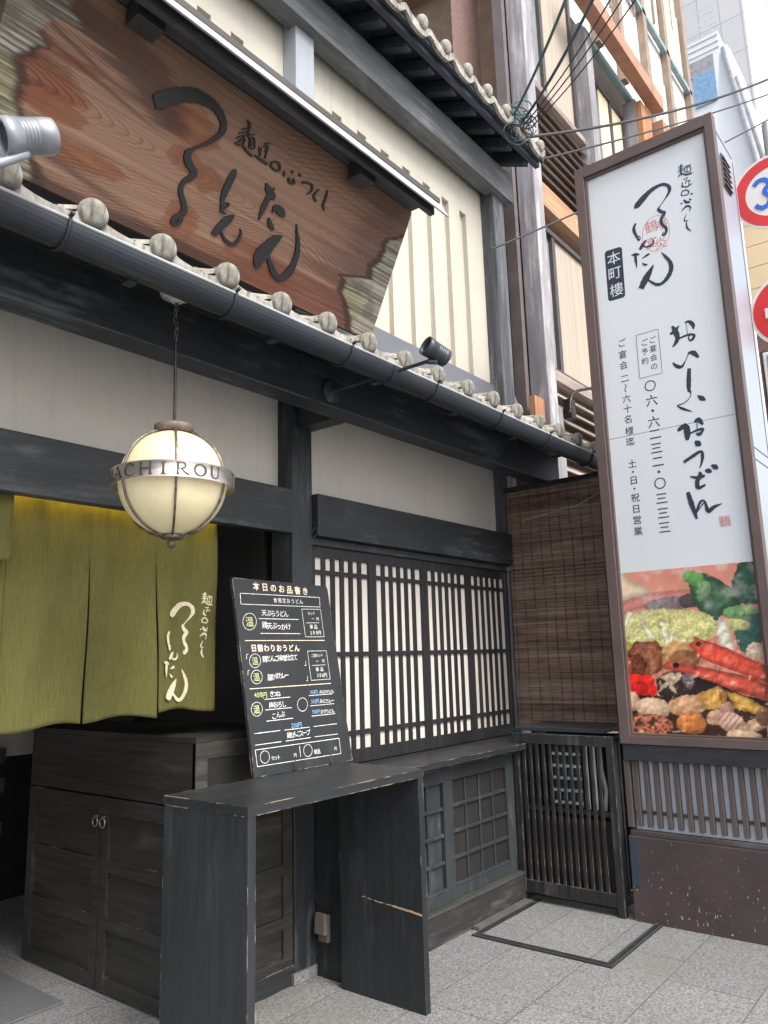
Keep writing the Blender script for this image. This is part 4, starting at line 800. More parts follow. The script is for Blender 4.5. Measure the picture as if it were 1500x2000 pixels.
    E_(350, 1245, 75, 85, (226,184,150), 0, .25); E_(540, 1300, 145, 88, (230,194,160), .15, .2); E_(830, 1275, 165, 88, (222,172,130), -.1, .25)
    P_([(885,1190),(1080,1115),(1165,1175),(1140,1300),(1000,1315)], (226,172,88), .22, 34); P_([(1155,1155),(1300,1195),(1465,1290),(1400,1345),(1220,1305)], (222,172,82), .25, 34); P_([(1080,1120),(1165,1175),(1140,1300),(1110,1290)], (176,124,56), .2, 24)
    cr = fbm(zx/100, zy/100, 5, 2, 71)
    X = wx-490; Y = wy-1450; d = np.hypot(X/215, Y/105); k = (.25+1.1*ss(cr, .35, .65))[..., None]*lin((176,104,78)); over(ss(1-d, -.06, .06), np.clip(k, 0, 1))
    E_(860, 1425, 125, 95, (214,132,72), .1, .3); E_(1070, 1375, 85, 62, (204,164,132), -.3, .4); E_(1160, 1300, 60, 52, (188,140,122), .3, .4)
    E_(1195, 1420, 115, 85, (204,164,144), .4, .35, t=np.abs(np.sin(zx*.06+zy*.05))); E_(1400, 1440, 120, 52, (214,172,136), -.2, .4); E_(1300, 1530, 150, 48, (226,188,152), .08, .35); E_(1470, 1370, 70, 80, (140,98,74), 0, .5); E_(1330, 1580, 150, 40, (206,160,124), .05, .4)
    e1 = fbm((zx+9)/100, (zy+12)/100, 1.7, 5, 90, .5)-fbm((zx-9)/100, (zy-12)/100, 1.7, 5, 90, .5); low = ss(zy, 430, 620)[..., None]; c = c*(1+low*np.clip(e1*1.25, -.5, .6)[..., None]); gl = ss(e1+.12*(n3-.5), .2, .34)*low[..., 0]*.4; over(gl, lin((255,232,205)))
    st_ = ss(fbm(zx/100, zy/100, .9, 4, 81), .5, .8)*ss(900-zy, 0, 500)*.3; over(st_, lin((232,228,220)))
    c = c*(.94+.12*n3[..., None]); return np.clip(c*.9, .006, .85)
ys, zz = np.linspace(YL-.055, YR+.047, 260), np.linspace(ZB+.045, 1.965, 310)
A, Bz = np.meshgrid(ys, zz); px, py = proj(np.full_like(A, 4.565), A, Bz)
grid('food_photograph', lambda a, b: (np.full_like(a, 4.565), a, b), ys, zz, photo((px-1150)*4.286, (py-1080)*4.286), vcol('printed_photograph', .35), SG)
m_ = MB(); m_.box(4.535, 4.66, YR+.01, YL-.01, .872, ZB-.002); m_.build('black_band', BLK_Y, SG, .003)
m_ = MB(); m_.box(4.60, 4.62, YR, YL-.03, .46, .871); m_.build('backing_sheet', plain('pale_blue_sheet', (.68,.72,.82,1), .6, var=.06, s=8), SG)  # even pale blue sheet behind the slats
SLATS = wood('brown_screen_slat', (.10,.08,.074,1), (.17,.14,.13,1), 'z', grain=30, rough=.7)
bt = None
for i in range(15):
    y = 1.800-i*.0575
    if bt is None: bt = box(4.555, 4.585, y-.0135, y+.0135, .507, .871).build('slat', SLATS, SG, .003); ybt = y; q = bt
    else: q = bt.copy(); C.objects.link(q); q.parent = SG; q.location = (0, y-ybt, 0)
box(4.545, 4.59, 1.832, 1.866, .5, .871).build('slat', SLATS, SG, .003)
box(4.587, 4.599, YR, YL-.04, .572, .59).build('rail', SLATS, SG)
box(4.56, 4.70, YR-.5, YL-.005, .455, .4845).build('plinth_cap', wood('weathered_cap', (.06,.05,.05,1), (.16,.14,.14,1), 'y', grain=30, rough=.85, scuff=(.3,.29,.3,1), amt=.4), SG, .004)
def plinth_mat():
    m, P, L = new('scuffed_brown_sheet'); a = ramp(m, L, noise(m, L, (1,1,1), 3, 5), .3, .75, (.045,.032,.032,1), (.075,.054,.052,1))
    d = ramp(m, L, noise(m, L, (1,1,.5), 75, 3, .55), .675, .70)
    tc = nd(m, 'ShaderNodeTexCoord'); sx_ = nd(m, 'ShaderNodeSeparateXYZ'); L.new(tc.outputs['Object'], sx_.inputs[0]); lo = ramp(m, L, sx_.outputs[2], .02, .42, (1,1,1,1), (.12,.12,.12,1))
    c = mix(m, L, mul(m, L, d, lo), a, (.5,.48,.46,1)); L.new(c, P.inputs['Base Color']); P.inputs['Roughness'].default_value = .5; return m
box(4.535, 4.72, YR-.5, YL-.002, 0, .4545).build('plinth', plinth_mat(), SG, .003)
box(4.529, 4.5345, YL-.05, YL-.008, .19, .44).build('perforated_plate', plain('blue_grey_plate', (.07,.1,.14,1), .4, .6), SG)
box(4.625, 4.67, 1.875, 1.915, .95, 2.42).build('back_post', BLK_Z, SG, .003)
# ================================================================== slatted timber enclosure next to the sign
EN = thing('slatted_enclosure', 'black slatted timber enclosure with worn corner post between the bay window and the sign', 'enclosure', (4.75, 2.25, 0))
ENW = wood('worn_black_slat', (.014,.015,.017,1), (.035,.036,.037,1), 'z', rough=.6, scuff=(.12,.12,.11,1), amt=.35, wear=(.35,.3,.24,1), wr=.005, wth=.52)
def post(*a): box(*a).build('post', ENW, EN, .003)
post(4.53, 4.575, 1.918, 1.962, .0, 1.0); post(4.53, 4.575, 2.548, 2.59, .045, 1.0); post(4.98, 5.02, 1.92, 1.955, .02, .99)
for a in ((4.532, 4.572, 1.9625, 2.5475, .94, 1.0), (4.532, 4.572, 1.9625, 2.5475, .05, .125), (4.5495, 4.563, 1.9625, 2.5475, .54, .565), (4.576, 4.979, 1.922, 1.952, .955, .995), (4.576, 4.979, 1.922, 1.952, .05, .1)): box(*a).build('rail', ENW, EN, .003)
s0 = None
for i in range(12):
    y = 2.515-i*.0455
    if s0 is None: s0 = box(4.536, 4.549, y-.0105, y+.0105, .125, .94).build('slat', ENW, EN, .002); ys0 = y; q = s0
    else: q = s0.copy(); C.objects.link(q); q.parent = EN; q.location = (0, y-ys0, rng.normal(0, .001))
for i in range(2): x = 4.60+i*.045; box(x-.012, x+.012, 1.925, 1.94, .1, .955).build('side_slat', ENW, EN)
box(4.58, 5.05, 1.99, 2.60, 1.012, 1.035).build('lid_board', wood('grey_black_lid', (.03,.034,.04,1), (.07,.078,.085,1), 'y', grain=30, rough=.45, scuff=(.16,.17,.18,1), amt=.35), EN, .003)
box(4.60, 4.62, 1.97, 2.545, .02, .5).build('lower_backing', plain('dark_brown_backing', (.03,.022,.018,1), .8), EN)
box(5.025, 5.035, 1.92, 2.60, .02, .97).build('added_backing', plain('added_black_backing', (.02,.02,.022,1), .7), EN)  # added dark board, shuts out the bright backdrop behind the slats
box(4.524, 4.5295, 2.56, 2.60, .2, .25).build('hinge', IRON, EN)
DR = thing('slotted_panel', 'dark blue panel with white rungs stored inside the slatted enclosure', 'panel', (4.68, 2.25, .56))
m_ = MB(); m_.box(4.60, 4.62, 2.165, 2.345, .566, .955); m_.build('board', plain('dark_blue_board', (.02,.045,.075,1), .5), DR)
for i in range(6): box(4.583, 4.5995, 2.16, 2.35, .585+i*.072, .6+i*.072).build('rung', plain('white_plastic', (.88,.88,.88,1), .5) if i == 0 else bpy.data.materials['white_plastic'], DR)
for y, lab in ((2.125, 'white plastic pipe next to the dark blue panel inside the slatted enclosure'), (2.075, 'white plastic pipe between another white pipe and the beige strap in the enclosure')):
    tag(MB().tube([(4.595, y, .566), (4.595, y, .94)], .0135, 12).build('pipe', bpy.data.materials['white_plastic']), lab, 'pipe', 'pipes inside the slatted enclosure')
tag(MB().tube([(4.60, 2.03, .94), (4.598, 2.027, .8), (4.604, 2.008, .68), (4.60, 2.022, .566)], .012, 8).build('hose', plain('beige_hose', (.45,.42,.36,1), .7)), 'beige flexible hose behind the corner post inside the slatted enclosure', 'hose')
# ================================================================== rolled-down bamboo blind
ys = np.linspace(2.83, 1.97, 110); zs_ = np.linspace(.98, 2.73, 420); A, Bz = np.meshgrid(ys, zs_)
row = Bz/.0085+.35*(fbm(A*2, Bz*3, 2, 3, 91)-.5); br_ = np.clip(np.abs((row % 1)-.5)*2.4, 0, 1); tone = np.random.default_rng(5).random(400)[np.floor(row).astype(int) % 400]
seg = fbm(A*9, np.floor(row)*3.7, 1, 2, 93)
cc = (np.array([.045,.032,.028])+np.array([.31,.215,.16])*(.1+.55*tone+.6*seg)[..., None])*(1-.75*br_**3)[..., None]
for i in range(11): cc *= (1-.7*np.exp(-((A-2.0-i*.08-.004*np.sin(Bz*9+i))/.0035)**2))[..., None]
for z in (1.16, 1.98): cc = cc+np.exp(-((Bz-z)/.004)**2)[..., None]*np.array([.09,.08,.08])
blx = lambda a, b: (5.06+.004*np.sin(b*7+a*5)+.012*(2.5-a)*np.sin(b*1.7), a, b+.02*(a-2.8)*((b-.98)/1.75))
bo = grid('bamboo_blind', blx, ys, zs_, cc, vcol('bamboo_slats', .75, lambda m, L, P, c: (bump(m, L, P, noise(m, L, (.02,.02,1), 240, 3), .6, .004), c)[1], .2))
tag(bo, 'dark brown bamboo slat blind hanging between the bay window and the tall sign', 'blind')
bo.modifiers.new('slats', 'SOLIDIFY').thickness = .004
BH = thing('blind_rail', 'dark batten with pale cord that holds the top of the bamboo blind', 'batten', (5.05, 2.45, 2.7))
box(5.04, 5.08, 2.08, 2.84, 2.70, 2.735).build('batten', BLK_Y, BH, .003); MB().tube([tuple(onX(x, y, 5.04)) for x, y in ((1018,1018),(1080,1000),(1130,986),(1160,968),(1175,960))], .0025, 6).build('cord', plain('pale_cord', (.4,.4,.42,1), .8), BH)
# ================================================================== spotlights on long arms
def spotlight(name, label, base, elbow, c, axis, r, L, mat, rib0=.028):
    t = thing(name, label, 'spotlight', base); ax = Vector(axis).normalized(); c = Vector(c); o = c-ax*L/2
    m_ = MB().lathe([(0,0),(r*.8,0),(r*.97,.006),(r,.02)]+[(q, z) for k in range(5) for q, z in ((r, rib0+k*.010), (r*.95, rib0+.002+k*.010), (r*.95, rib0+.006+k*.010), (r, rib0+.008+k*.010))]+[(r*1.02, L-.03),(r*1.06,L-.028),(r*1.06,L),(r*.9,L),(r*.88,L-.02)], o, ax, 32); m_.build('lamp_body', mat, t)
    MB().lathe([(0,L-.018),(r*.88,L-.02)], o, ax, 24).build('lens', plain('dark_lens', (.03,.035,.045,1), .1), t)
    if True:
        m_ = MB(); m_.tube([base, elbow], .009, 8); m_.tube([elbow, tuple(c-Vector((0,0,r*1.1))), tuple(c-Vector((0,0,r*.6)))], .013, 8); m_.build('arm', mat, t)
        MB().lathe([(.062,0),(.062,.012),(.05,.02),(.02,.022),(0,.024)], (base[0], base[1], base[2]), (0,-1,0), 28).build('wall_plate', BLK_Y, t)
    return t
GS = plain('dark_grey_spotlight_paint', (.04,.048,.06,1), .4, .2); SV = plain('silver_spotlight_paint', (.3,.32,.35,1), .4, .4, var=.15, s=12)
e_ = onX(835,706,2.695); cc_ = onX(852,688,2.72); ax_ = onX(826,674,2.62)-onX(878,703,2.72)
d_ = fw; lft = -rt
spotlight('spotlight', 'dark grey spotlight on a straight arm above the gutter, aimed at the cedar board', (2.695, 2.452, 2.80), tuple(e_), tuple(cc_), tuple(-rt*.80+up*.42-fw*.42), .042, .125, GS)
c2 = onY(54,267,1.93); d2 = ray(54,267); d2 = d2/np.linalg.norm(d2); spotlight('spotlight', 'silver spotlight at the far left before the weathered end of the cedar board', (.80, 2.452, 2.80), (.80, 1.95, 2.81), tuple(c2), tuple(-rt*.78+up*.0-d2*.62), .050, .150, SV, .055)
# ================================================================== outdoor socket, floor channel, mat, shelf
OB = thing('outdoor_socket', 'grey brown weatherproof socket box with flip cover low on the black post behind the table', 'socket', (2.94, 2.79, .18))
box(2.925, 2.9495, 2.735, 2.80, .165, .29).build('back_box', plain('taupe_plastic', (.11,.095,.085,1), .5), OB, .006)
m_ = MB(); m_.hexa([(2.90,2.732,.205),(2.90,2.803,.205),(2.924,2.803,.205),(2.924,2.732,.205)], [(2.905,2.736,.30),(2.905,2.80,.30),(2.924,2.80,.30),(2.924,2.736,.30)]); m_.build('flip_cover', plain('taupe_plastic_cover', (.15,.13,.115,1), .4), OB, .005)
box(2.9505, 2.9645, 2.57, 2.83, .0, .9).build('bay_side_board', TBZ, B)
FC = thing('floor_channel', 'dark steel channel frame let into the paving in front of the slatted enclosure', 'channel', (4.2, 2.1, 0))
m_ = MB(); xa, xb, ya, yb2 = 3.84, 4.58, 1.73, 2.50
def strip(x0, x1, y0, y1):
    m_.box(x0, x1, y0, y1, .001, .006)
m_.box(xa-.024, xa+.022, ya-.024, yb2, .0005, .006); m_.box(xa+.022, xb, ya-.024, ya+.022, .0005, .006); m_.box(xa+.022, xb, yb2-.03, yb2, .0005, .006)
m_.build('channel', plain('dark_channel_steel', (.03,.032,.035,1), .6, .3, var=.3, s=18), FC)
m_ = MB(); m_.box(xa-.02, xa-.016, ya-.02, yb2, .006, .01); m_.box(xa+.012, xa+.018, ya+.02, yb2, .006, .01); m_.box(xa-.016, xb, ya-.02, ya-.016, .006, .01); m_.box(xa+.018, xb, ya+.012, ya+.018, .006, .01); m_.build('lip', plain('worn_channel_lip', (.11,.11,.115,1), .5, .5), FC)
tag(box(3.90, 4.5, 2.505, 2.545, .0, .02).build('floor_rail', plain('rail_steel', (.12,.12,.12,1), .6, .3)), 'low grey rail on the paving along the bay window plinth', 'rail')
tag(box(.7, 2.062, 3.56, 4.55, .001, .012).build('door_mat', plain('grey_rubber_mat', (.10,.105,.11,1), .8, var=.08, s=40), None, .004), 'grey rubber door mat on the paving inside the entrance', 'mat')
SHF = thing('slat_rack', 'dark timber rack with rungs before red brown boards inside the entrance', 'rack', (1.9, 4.6, 0))
m_ = MB(); m_.box(1.5, 2.215, 4.66, 4.70, .0, 1.7); m_.build('backing', plain('red_brown_boards', (.30,.12,.065,1), .6, var=.35, s=5, scale=(.3,1,1)), SHF)
for x in (1.72, 2.12): box(x-.025, x+.025, 4.55, 4.62, 0, 1.7).build('post', CAB, SHF)
for z in (.18, .42, .62, .86, 1.02, 1.26): box(1.5, 2.215, 4.56, 4.60, z-.05, z+.03).build('rung', CAB, SHF)
tag(MB().tube([tuple(onY(x, y, 2.79)) for x, y in ((608,1042),(614,1030),(622,1035),(617,1046),(607,1056),(604,1066),(611,1072),(622,1070),(626,1064))], .003, 6).build('loose_wire', IRON), 'thin black loop of loose wire on the lintel end beside the post', 'wire')
# ================================================================== neighbours
BT = thing('brown_tiled_building', 'brown rough tiled building rising behind the restaurant roof', 'building', (6, 4, 0))
BRT = plain('rough_brown_tile', (.20,.125,.11,1), .75, var=.22, s=38, bmp=.5, col2=(.12,.07,.062,1))
m_ = MB(); m_.prism([(5.43,3.32),(6.10,3.32),(13.6,8.2),(13.3,8.2)], lambda a, b, h: (a, b, h), 0, 22); m_.build('wall', BRT, BT)
m_ = MB(); m_.add([(6.103,3.30,0),(6.40,3.17,0),(6.75,3.17,0),(6.75,3.6,0),(6.55,3.6,0),(6.103,3.30,22),(6.40,3.17,22),(6.75,3.17,22),(6.75,3.6,22),(6.55,3.6,22)], [(0,1,6,5),(1,2,7,6),(2,3,8,7),(5,6,7,8,9),(4,0,5,9)]); m_.build('pier', BRT, BT)
WBD = thing('timber_fronted_building', 'timber fronted building with weathered posts, louvred boards and large windows next to the restaurant', 'building', (7.5, 2.9, 0))
WG = wood('silver_grey_timber', (.27,.26,.295,1), (.48,.465,.49,1), 'z', grain=30, rough=.85, scuff=(.72,.69,.66,1), amt=.5, bst=.5)
WO = wood('orange_timber', (.42,.18,.08,1), (.62,.34,.18,1), 'z', grain=30, rough=.75, scuff=(.5,.45,.4,1), amt=.35)
WL = wood('weathered_louvre', (.26,.205,.18,1), (.48,.41,.365,1), 'x', grain=30, rough=.8, scuff=(.55,.52,.48,1), amt=.5, bst=.5)
FRM = plain('dark_window_frame', (.07,.06,.06,1), .5)
GLS = plain('window_glass', (.30,.32,.33,1), .08, 0, var=.2, s=2, spec=.9)
BLD = plain('striped_window_blind', (.42,.36,.29,1), .8, var=.12, s=14, scale=(8,1,.05))
CRM = plain('cream_roller_blind', (.80,.68,.46,1), .8, var=.04)
for x, top in ((5.76, 14), (7.30, 8.35), (8.80, 8.35)):
    box(x, x+.17, 2.75, 2.92, 0, top).build('post', WG, WBD, .006)
box(5.64, 5.70, 2.90, 3.0, 0, 14).build('downpipe', plain('grey_brown_downpipe', (.14,.12,.12,1), .6), WBD)
m_ = MB(); m_.box(5.93, 9.4, 3.02, 6, 0, 8.4); m_.box(5.70, 7.3, 3.02, 6, 8.4, 14); m_.build('wall', plain('rear_timber_wall', (.22,.15,.11,1), .8), WBD)
def win(x0, x1, z0, z1, blind, mull):
    m_ = MB(); y = 2.90; f_ = .05
    m_.box(x0, x0+f_, y, y+.1, z0, z1); m_.box(x1-f_, x1, y, y+.1, z0, z1); m_.box(x0+f_, x1-f_, y, y+.1, z0, z0+f_); m_.box(x0+f_, x1-f_, y, y+.1, z1-f_, z1)
    for xm in mull: m_.box(xm-.03, xm+.03, y+.01, y+.09, z0+f_, z1-f_)
    o = m_.build('window', FRM, WBD); box(x0+f_, x1-f_, y+.05, y+.06, z0+f_, z1-f_).build('pane', GLS, o)
    bx = x0+(x1-x0)*.42; box(bx, x1-f_, y+.03, y+.045, z0+f_, z1-f_).build('blind', blind, o)
win(5.93, 7.28, 6.98, 8.9, BLD, (6.52,)); win(5.93, 7.28, 4.02, 5.50, BLD, (6.42,)); win(7.48, 8.78, 6.9, 8.15, CRM, (8.35,)); win(7.48, 8.78, 4.0, 5.5, BLD, ())
box(5.93, 7.29, 2.84, 3.0, 6.90, 6.975).build('sill', WL, WBD, .004); box(5.93, 8.79, 2.82, 3.0, 5.60, 5.84).build('fascia_board', wood('orange_fascia', (.40,.22,.12,1), (.60,.38,.24,1), 'x', grain=30, rough=.8, scuff=(.5,.47,.43,1), amt=.5), WBD, .004)
box(5.93, 7.29, 2.84, 3.0, 3.90, 4.0).build('sill', WL, WBD, .004)
lv = None
for (za, n, x0, x1) in ((5.87, 9, 5.935, 7.295), (2.86, 9, 5.935, 7.295), (5.87, 9, 7.475, 8.795)):
    for i in range(n):
        z = za+i*.112; m_ = MB(); m_.hexa([(x0,2.84,z),(x1,2.84,z),(x1,2.86,z),(x0,2.86,z)], [(x0,2.93,z+.098),(x1,2.93,z+.098),(x1,2.95,z+.098),(x0,2.95,z+.098)])
        if lv is None or x0 > 7: lv = m_.build('louvre', WL, WBD)
        else: m_.build('louvre', WL, WBD)
box(6.85, 9.3, 2.55, 2.70, 8.36, 8.56).build('orange_beam', plain('rust_orange_steel', (.40,.205,.13,1), .55), WBD, .006); box(9.2, 11.0, 2.55, 2.70, 8.0, 8.2).build('orange_beam', bpy.data.materials['rust_orange_steel'], WBD, .006)
box(8.80, 9.15, 2.68, 2.748, 5.8, 8.3).build('orange_pier', WO, WBD, .004); box(5.95, 6.12, 2.80, 2.83, 2.4, 3.62).build('short_post', WG, WBD, .004); box(6.0, 7.28, 2.82, 2.838, 1.9, 2.83).build('lower_boards', WO, WBD)
box(5.55, 5.72, 2.78, 2.83, 3.40, 3.60).build('rusty_bracket', WO, WBD)
GN = thing('gooseneck_lamp', 'black gooseneck lamp arm on the weathered louvres behind the tower sign', 'lamp', tuple(onY(1112,810,2.79)))
pg = [tuple(onY(x, y, 2.74)) for x, y in ((1113,806),(1113,785),(1117,771),(1128,763),(1160,757))]
MB().tube([tuple(a) for a in spline([(i, 0, 1) for i in range(2)], 1)[:0]] or pg, .014, 8).build('arm', IRON, GN); q = onY(1113,806,2.79); box(q[0]-.045, q[0]+.045, 2.75, 2.83, q[2]-.06, q[2]+.12).build('wall_plate', IRON, GN, .004)
# glazed building beyond
MO = thing('glazed_office_building', 'pale office building with white panels, yellow blinds and brown mullions beyond the timber front', 'building', (10, 3, 0))
m_ = MB(); m_.box(9.42, 12.2, 2.9, 12, 0, 20); m_.box(7.305, 9.42, 2.9, 12, 8.56, 20); m_.build('wall', plain('white_wall_panel', (.80,.79,.77,1), .5, var=.03), MO)
YEL = plain('yellow_window_blind', (.84,.70,.42,1), .7, var=.06); PG = plain('pale_green_glass', (.74,.76,.68,1), .12, var=.1, s=1.5, spec=.8)
mu = None
for i, x in enumerate((7.95, 8.75, 9.75, 10.75, 11.85)):
    o = box(x-.07, x+.07, 2.80, 2.898, 8.6 if x < 9.3 else 0, 20).build('mullion', plain('brown_mullion', (.30,.22,.17,1), .5) if i == 0 else bpy.data.materials['brown_mullion'], MO, .004)
for fl_ in range(9):
    z = 4.6+fl_*1.95
    for i, (x0, x1) in enumerate(((8.05, 8.65), (8.85, 9.65), (9.85, 10.65), (10.85, 11.75))):
        if z < 8.6 and x0 < 9.3: continue
        o = box(x0, x1, 2.87, 2.899, z, z+1.25).build('window', PG, MO); box(x0+.005, x0+(x1-x0)*.5, 2.85, 2.869, z, z+1.25).build('blind', YEL, o)
    if z > 8: box(7.31, 11.9, 2.80, 2.868, z-.14, z-.06).build('rail', plain('teal_rail', (.22,.32,.34,1), .5) if 'teal_rail' not in bpy.data.materials else bpy.data.materials['teal_rail'], MO)
for i in range(14):
    x = 7.6+i*.31; z = 9.0+(i*37 % 11)*.55; box(x-.015, x+.015, 2.84, 2.868, z, z+.6).build('thin_fin', bpy.data.materials['brown_mullion'], MO)
# white building with slanted side and far tower
WT = thing('white_office_block', 'white office block with a blue window band far down the street', 'building', (34, 8, 0))
WHB = plain('white_facade', (.78,.80,.84,1), .6, var=.03, s=.3)
a, b_ = onX(1347,95,30), onX(1405,95,30)
box(30, 44, b_[1], a[1]+8, 0, a[2]+.2).build('wall', WHB, WT)
p, q = onX(1352,152,29.9), onX(1402,192,29.9); box(29.93, 29.99, q[1], p[1], q[2], p[2]).build('window', plain('blue_office_glass', (.22,.40,.62,1), .1, spec=.8), WT); box(29.95, 29.995, q[1], p[1]+.3, p[2], p[2]+.7).build('window_head', plain('grey_spandrel', (.35,.36,.4,1), .5), WT)
for k in range(16): box(29.97, 29.998, b_[1], a[1]+4, p[2]+.9+k*.14, p[2]+.93+k*.14).build('panel_line', plain('pale_grey_joint', (.6,.62,.66,1), .6) if k == 0 else bpy.data.materials['pale_grey_joint'], WT) if k % 2 == 0 else None
sa, sb_ = onX(1500,410,12.6), onX(1408,100,30)
TW = thing('far_tower', 'tall grey panelled office tower fading into the bright sky', 'building', (62, 11, 0))
def tower_mat():
    m, P, L = new('grey_tower_panels'); tc = nd(m, 'ShaderNodeTexCoord'); mp = nd(m, 'ShaderNodeMapping'); mp.inputs['Rotation'].default_value = (0, R(90), R(90)); br = nd(m, 'ShaderNodeTexBrick'); br.offset = 0
    sp_ = nd(m, 'ShaderNodeSeparateXYZ'); cb = nd(m, 'ShaderNodeCombineXYZ'); L.new(tc.outputs['Object'], sp_.inputs[0]); ad = nd(m, 'ShaderNodeMath', operation='ADD'); L.new(sp_.outputs[0], ad.inputs[0]); L.new(sp_.outputs[1], ad.inputs[1]); L.new(ad.outputs[0], cb.inputs[0]); L.new(sp_.outputs[2], cb.inputs[1]); L.new(cb.outputs[0], br.inputs['Vector'])
    br.inputs['Scale'].default_value = 1; br.inputs['Brick Width'].default_value = 1.6; br.inputs['Row Height'].default_value = 3.2; br.inputs['Mortar Size'].default_value = .04; br.inputs['Color1'].default_value = (.62,.62,.64,1); br.inputs['Color2'].default_value = (.66,.66,.67,1); br.inputs['Mortar'].default_value = (.42,.42,.45,1)
    L.new(br.outputs['Color'], P.inputs['Base Color']); P.inputs['Roughness'].default_value = .6; return m
t0_, t1_ = onX(1343,20,60), onX(1452,20,60)
box(60, 76, t1_[1], t0_[1]+2, 0, 62).build('wall', tower_mat(), TW)
SLB2 = thing('white_slanted_wing', 'white building wing with long eaves in front of the far tower', 'building', (26, 4, 0))
c4 = [onX(x, y, 26) for x, y in ((1405,92),(1424,92),(1505,330),(1505,480),(1400,310))]
m_ = MB(); m_.prism([(p[1], p[2]) for p in c4], lambda a, b, h: (26+h, a, b), 0, 2); m_.build('wall', WHB, SLB2)
for (xa, ya, xb, yb_) in ((1414,92,1502,385),(1440,150,1502,330)):
    p, q = onX(xa, ya, 25.9), onX(xb, yb_, 25.9); MB().tube([tuple(p), tuple(q)], .12, 6).build('eave_line', bpy.data.materials['pale_grey_joint'], SLB2)
TA = thing('tan_panelled_building', 'tan panelled building above a brown base behind the road signs', 'building', (12.5, 1.6, 0))
TAN = plain('tan_metal_panel', (.64,.52,.35,1), .6, var=.05, s=.6)
for k in range(5): box(12.6, 16, 1.1, 2.44, 6.72+k*.36, 6.72+k*.36+.35).build('panel', TAN, TA)
box(12.62, 16, 1.1, 2.44, 0, 6.715).build('base_wall', plain('brown_rough_base', (.16,.10,.095,1), .8, var=.2, s=12), TA); box(12.5, 12.6, 1.1, 2.46, 6.62, 6.78).build('ledge', FRM, TA)
# ================================================================== road signs
RP = thing('road_sign_post', 'grey steel post that carries the road signs beyond the tower sign', 'post', (6.25, .947, 0))
MB().tube([(6.25,.947,0),(6.25,.947,5.6)], .038, 14).build('pole', plain('galvanised_steel', (.4,.41,.42,1), .45, .7), RP)
RW = plain('sign_white', (.72,.70,.68,1), .5, var=.03); RR = plain('sign_red', (.62,.03,.035,1), .4, var=.05); RB = plain('sign_blue', (.03,.12,.55,1), .4, var=.04); RC = plain('sign_sky_blue', (.02,.32,.75,1), .4, var=.04)
def disc(mb, x, y, z, r0_, r1_, h): mb.lathe([(r0_, 0), (r1_, 0), (r1_, h), (r0_, h)] if r0_ else [(0,0),(r1_,0),(r1_,h),(0,h)], (x, y, z), (-1,0,0), 48, sm=False)
def roadsign(nm, lab, px, py, r):
    P0 = onX(px, py, 6.2); t = thing(nm, lab, 'road sign', tuple(P0)); m_ = MB(); disc(m_, 6.2, P0[1], P0[2], 0, r, .012); m_.build('plate', RW, t); return t, P0
t, P0 = roadsign('speed_limit_sign', 'round white speed limit sign with red ring and blue numerals beyond the tower sign', 1512, 372, .305)
m_ = MB(); disc(m_, 6.187, P0[1], P0[2], .205, .285, .002); m_.build('red_ring', RR, t)
m_ = MB(); on_rs = lambda a, b, h: (6.186-h, P0[1]-a, P0[2]+b)
ribbon(m_, [(-.135,.085,.036),(-.10,.115,.036),(-.055,.11,.036),(-.03,.065,.036),(-.065,.01,.036),(-.03,-.05,.036),(-.055,-.105,.036),(-.10,-.115,.036),(-.14,-.08,.036)], on_rs, .001, None)
ribbon(m_, [(.08+.052*math.cos(a), .115*math.sin(a), .036) for a in np.linspace(0, 2*math.pi, 24)], on_rs, .001, None, smooth=False); m_.build('numerals', RB, t)
t, P0 = roadsign('no_entry_disc', 'round red road sign with white rim below the speed limit sign', 1549, 600, .30)
m_ = MB(); disc(m_, 6.187, P0[1], P0[2], 0, .275, .002); m_.build('red_face', RR, t); box(6.18, 6.1845, P0[1]-.19, P0[1]+.19, P0[2]-.04, P0[2]+.04).build('white_bar', RW, t)
P0, P1 = onX(1489,690,6.2), onX(1560,900,6.2); t = thing('direction_sign', 'sky blue and white rectangular road sign with dark edge below the red disc', 'road sign', tuple(P0))
box(6.19, 6.205, P1[1], P0[1]+.0, P1[2], P0[2]).build('plate', RW, t, .03, 3); zz_ = P0[2]-.33; box(6.186, 6.1895, P1[1]+.03, P0[1]-.03, zz_, P0[2]-.03).build('blue_field', RC, t); box(6.206, 6.22, P1[1]-.01, P0[1]+.02, P1[2]-.02, P0[2]+.02).build('backing', FRM, t, .03, 3)
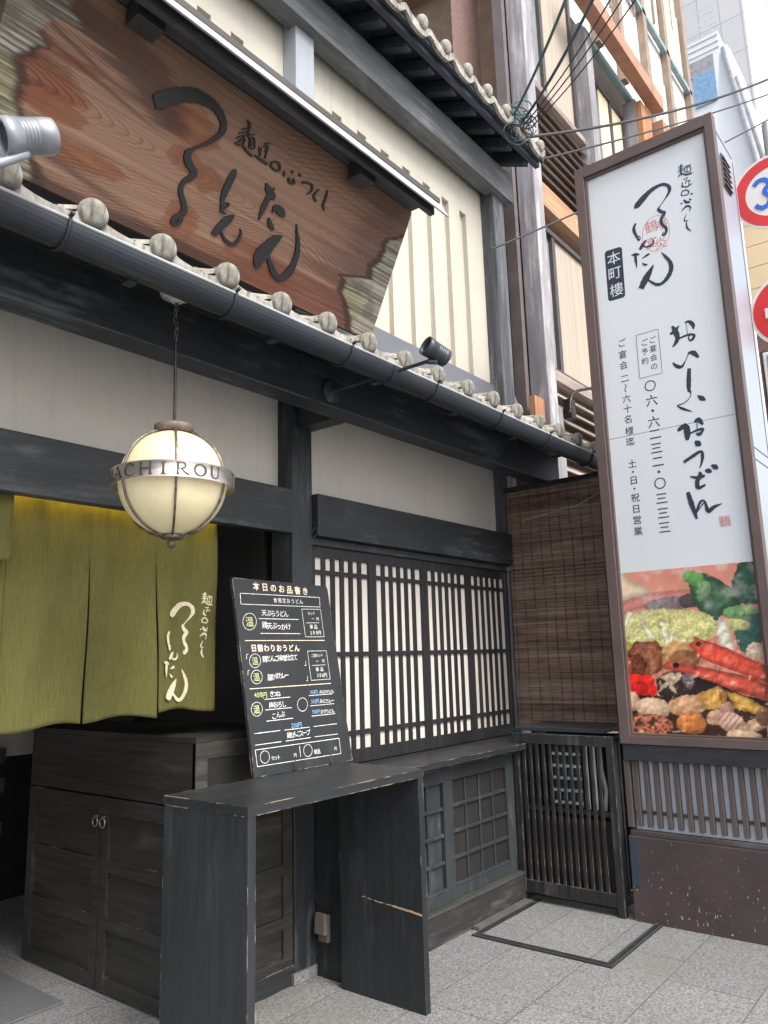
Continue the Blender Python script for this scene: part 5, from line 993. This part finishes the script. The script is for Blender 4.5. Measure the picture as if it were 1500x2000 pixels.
# ================================================================== overhead cables and the coil at the roof corner
TEAL = plain('teal_cable', (.03,.09,.10,1), .5); NAVY = plain('navy_cable', (.03,.045,.075,1), .5); BLKC = plain('black_cable', (.03,.03,.035,1), .6); GRC = plain('green_cable', (.05,.16,.12,1), .5)
def cable(pts, r, mat, lab, sag=.0, n=14):
    a, b = np.array(pts[0]), np.array(pts[1]); p = [tuple(a+(b-a)*t-np.array([0,0,sag*4*t*(1-t)])) for t in np.linspace(0, 1, n)]
    return tag(MB().tube(p, r, 6).build('overhead_cable', mat), lab, 'cable', 'cables meeting at the roof corner')
cn_ = lambda x, y, Y=2.42: onY(x, y, Y)
cable((cn_(1003,225), onY(1128,-60,1.2)), .009, TEAL, 'thick teal cable rising steeply from the roof corner, leftmost of the bundle', .04)
cable((cn_(1018,240), onY(1186,-60,1.2)), .010, NAVY, 'thick navy cable rising from the roof corner, to the right of the teal one', .06)
for k, (x, y) in enumerate(((1215,-40),(1240,-40),(1262,-30))): cable((cn_(1022+k*5,246+k*4), onY(x, y, 1.2)), .005, BLKC, ('thin black cable nearest the thick navy cable', 'thin black cable in the middle of the three thin ones above the louvres', 'thin black cable lowest of the three thin ones above the louvres')[k], .05)
cable((cn_(1028,268), onX(1540,137,9)), .012, BLKC, 'twisted black cable crossing above the tower sign to the right', .12)
cable((onY(1050,313,2.6), onX(1540,170,11)), .009, BLKC, 'slim dark cable passing behind the top of the tower sign', .05)
cable((onY(960,487,2.72), onX(1540,212,9)), .008, BLKC, 'slim dark cable from the upper beam end passing behind the tower sign', .05)
CO = thing('cable_coil', 'tangle of green, teal and black cable loops at the tiled roof corner', 'cable coil', tuple(cn_(1020,245)))
for k in range(12):
    c = cn_(1000+rng.random()*40, 212+k*5.2+rng.normal(0, 4), 2.40+.02*rng.random()); ra = .06+.05*rng.random(); e1 = rt*math.cos(k)+fw*math.sin(k)*.5; tl_ = up+rt*.4*rng.normal()
    tl_ /= np.linalg.norm(tl_); m_ = MB().tube([tuple(c+e1*ra*math.cos(t)+tl_*ra*.75*math.sin(t)) for t in np.linspace(0, 2*math.pi*.95, 20)], .0055, 6); m_.build('loop', (GRC, TEAL, BLKC, NAVY)[k % 4], CO)
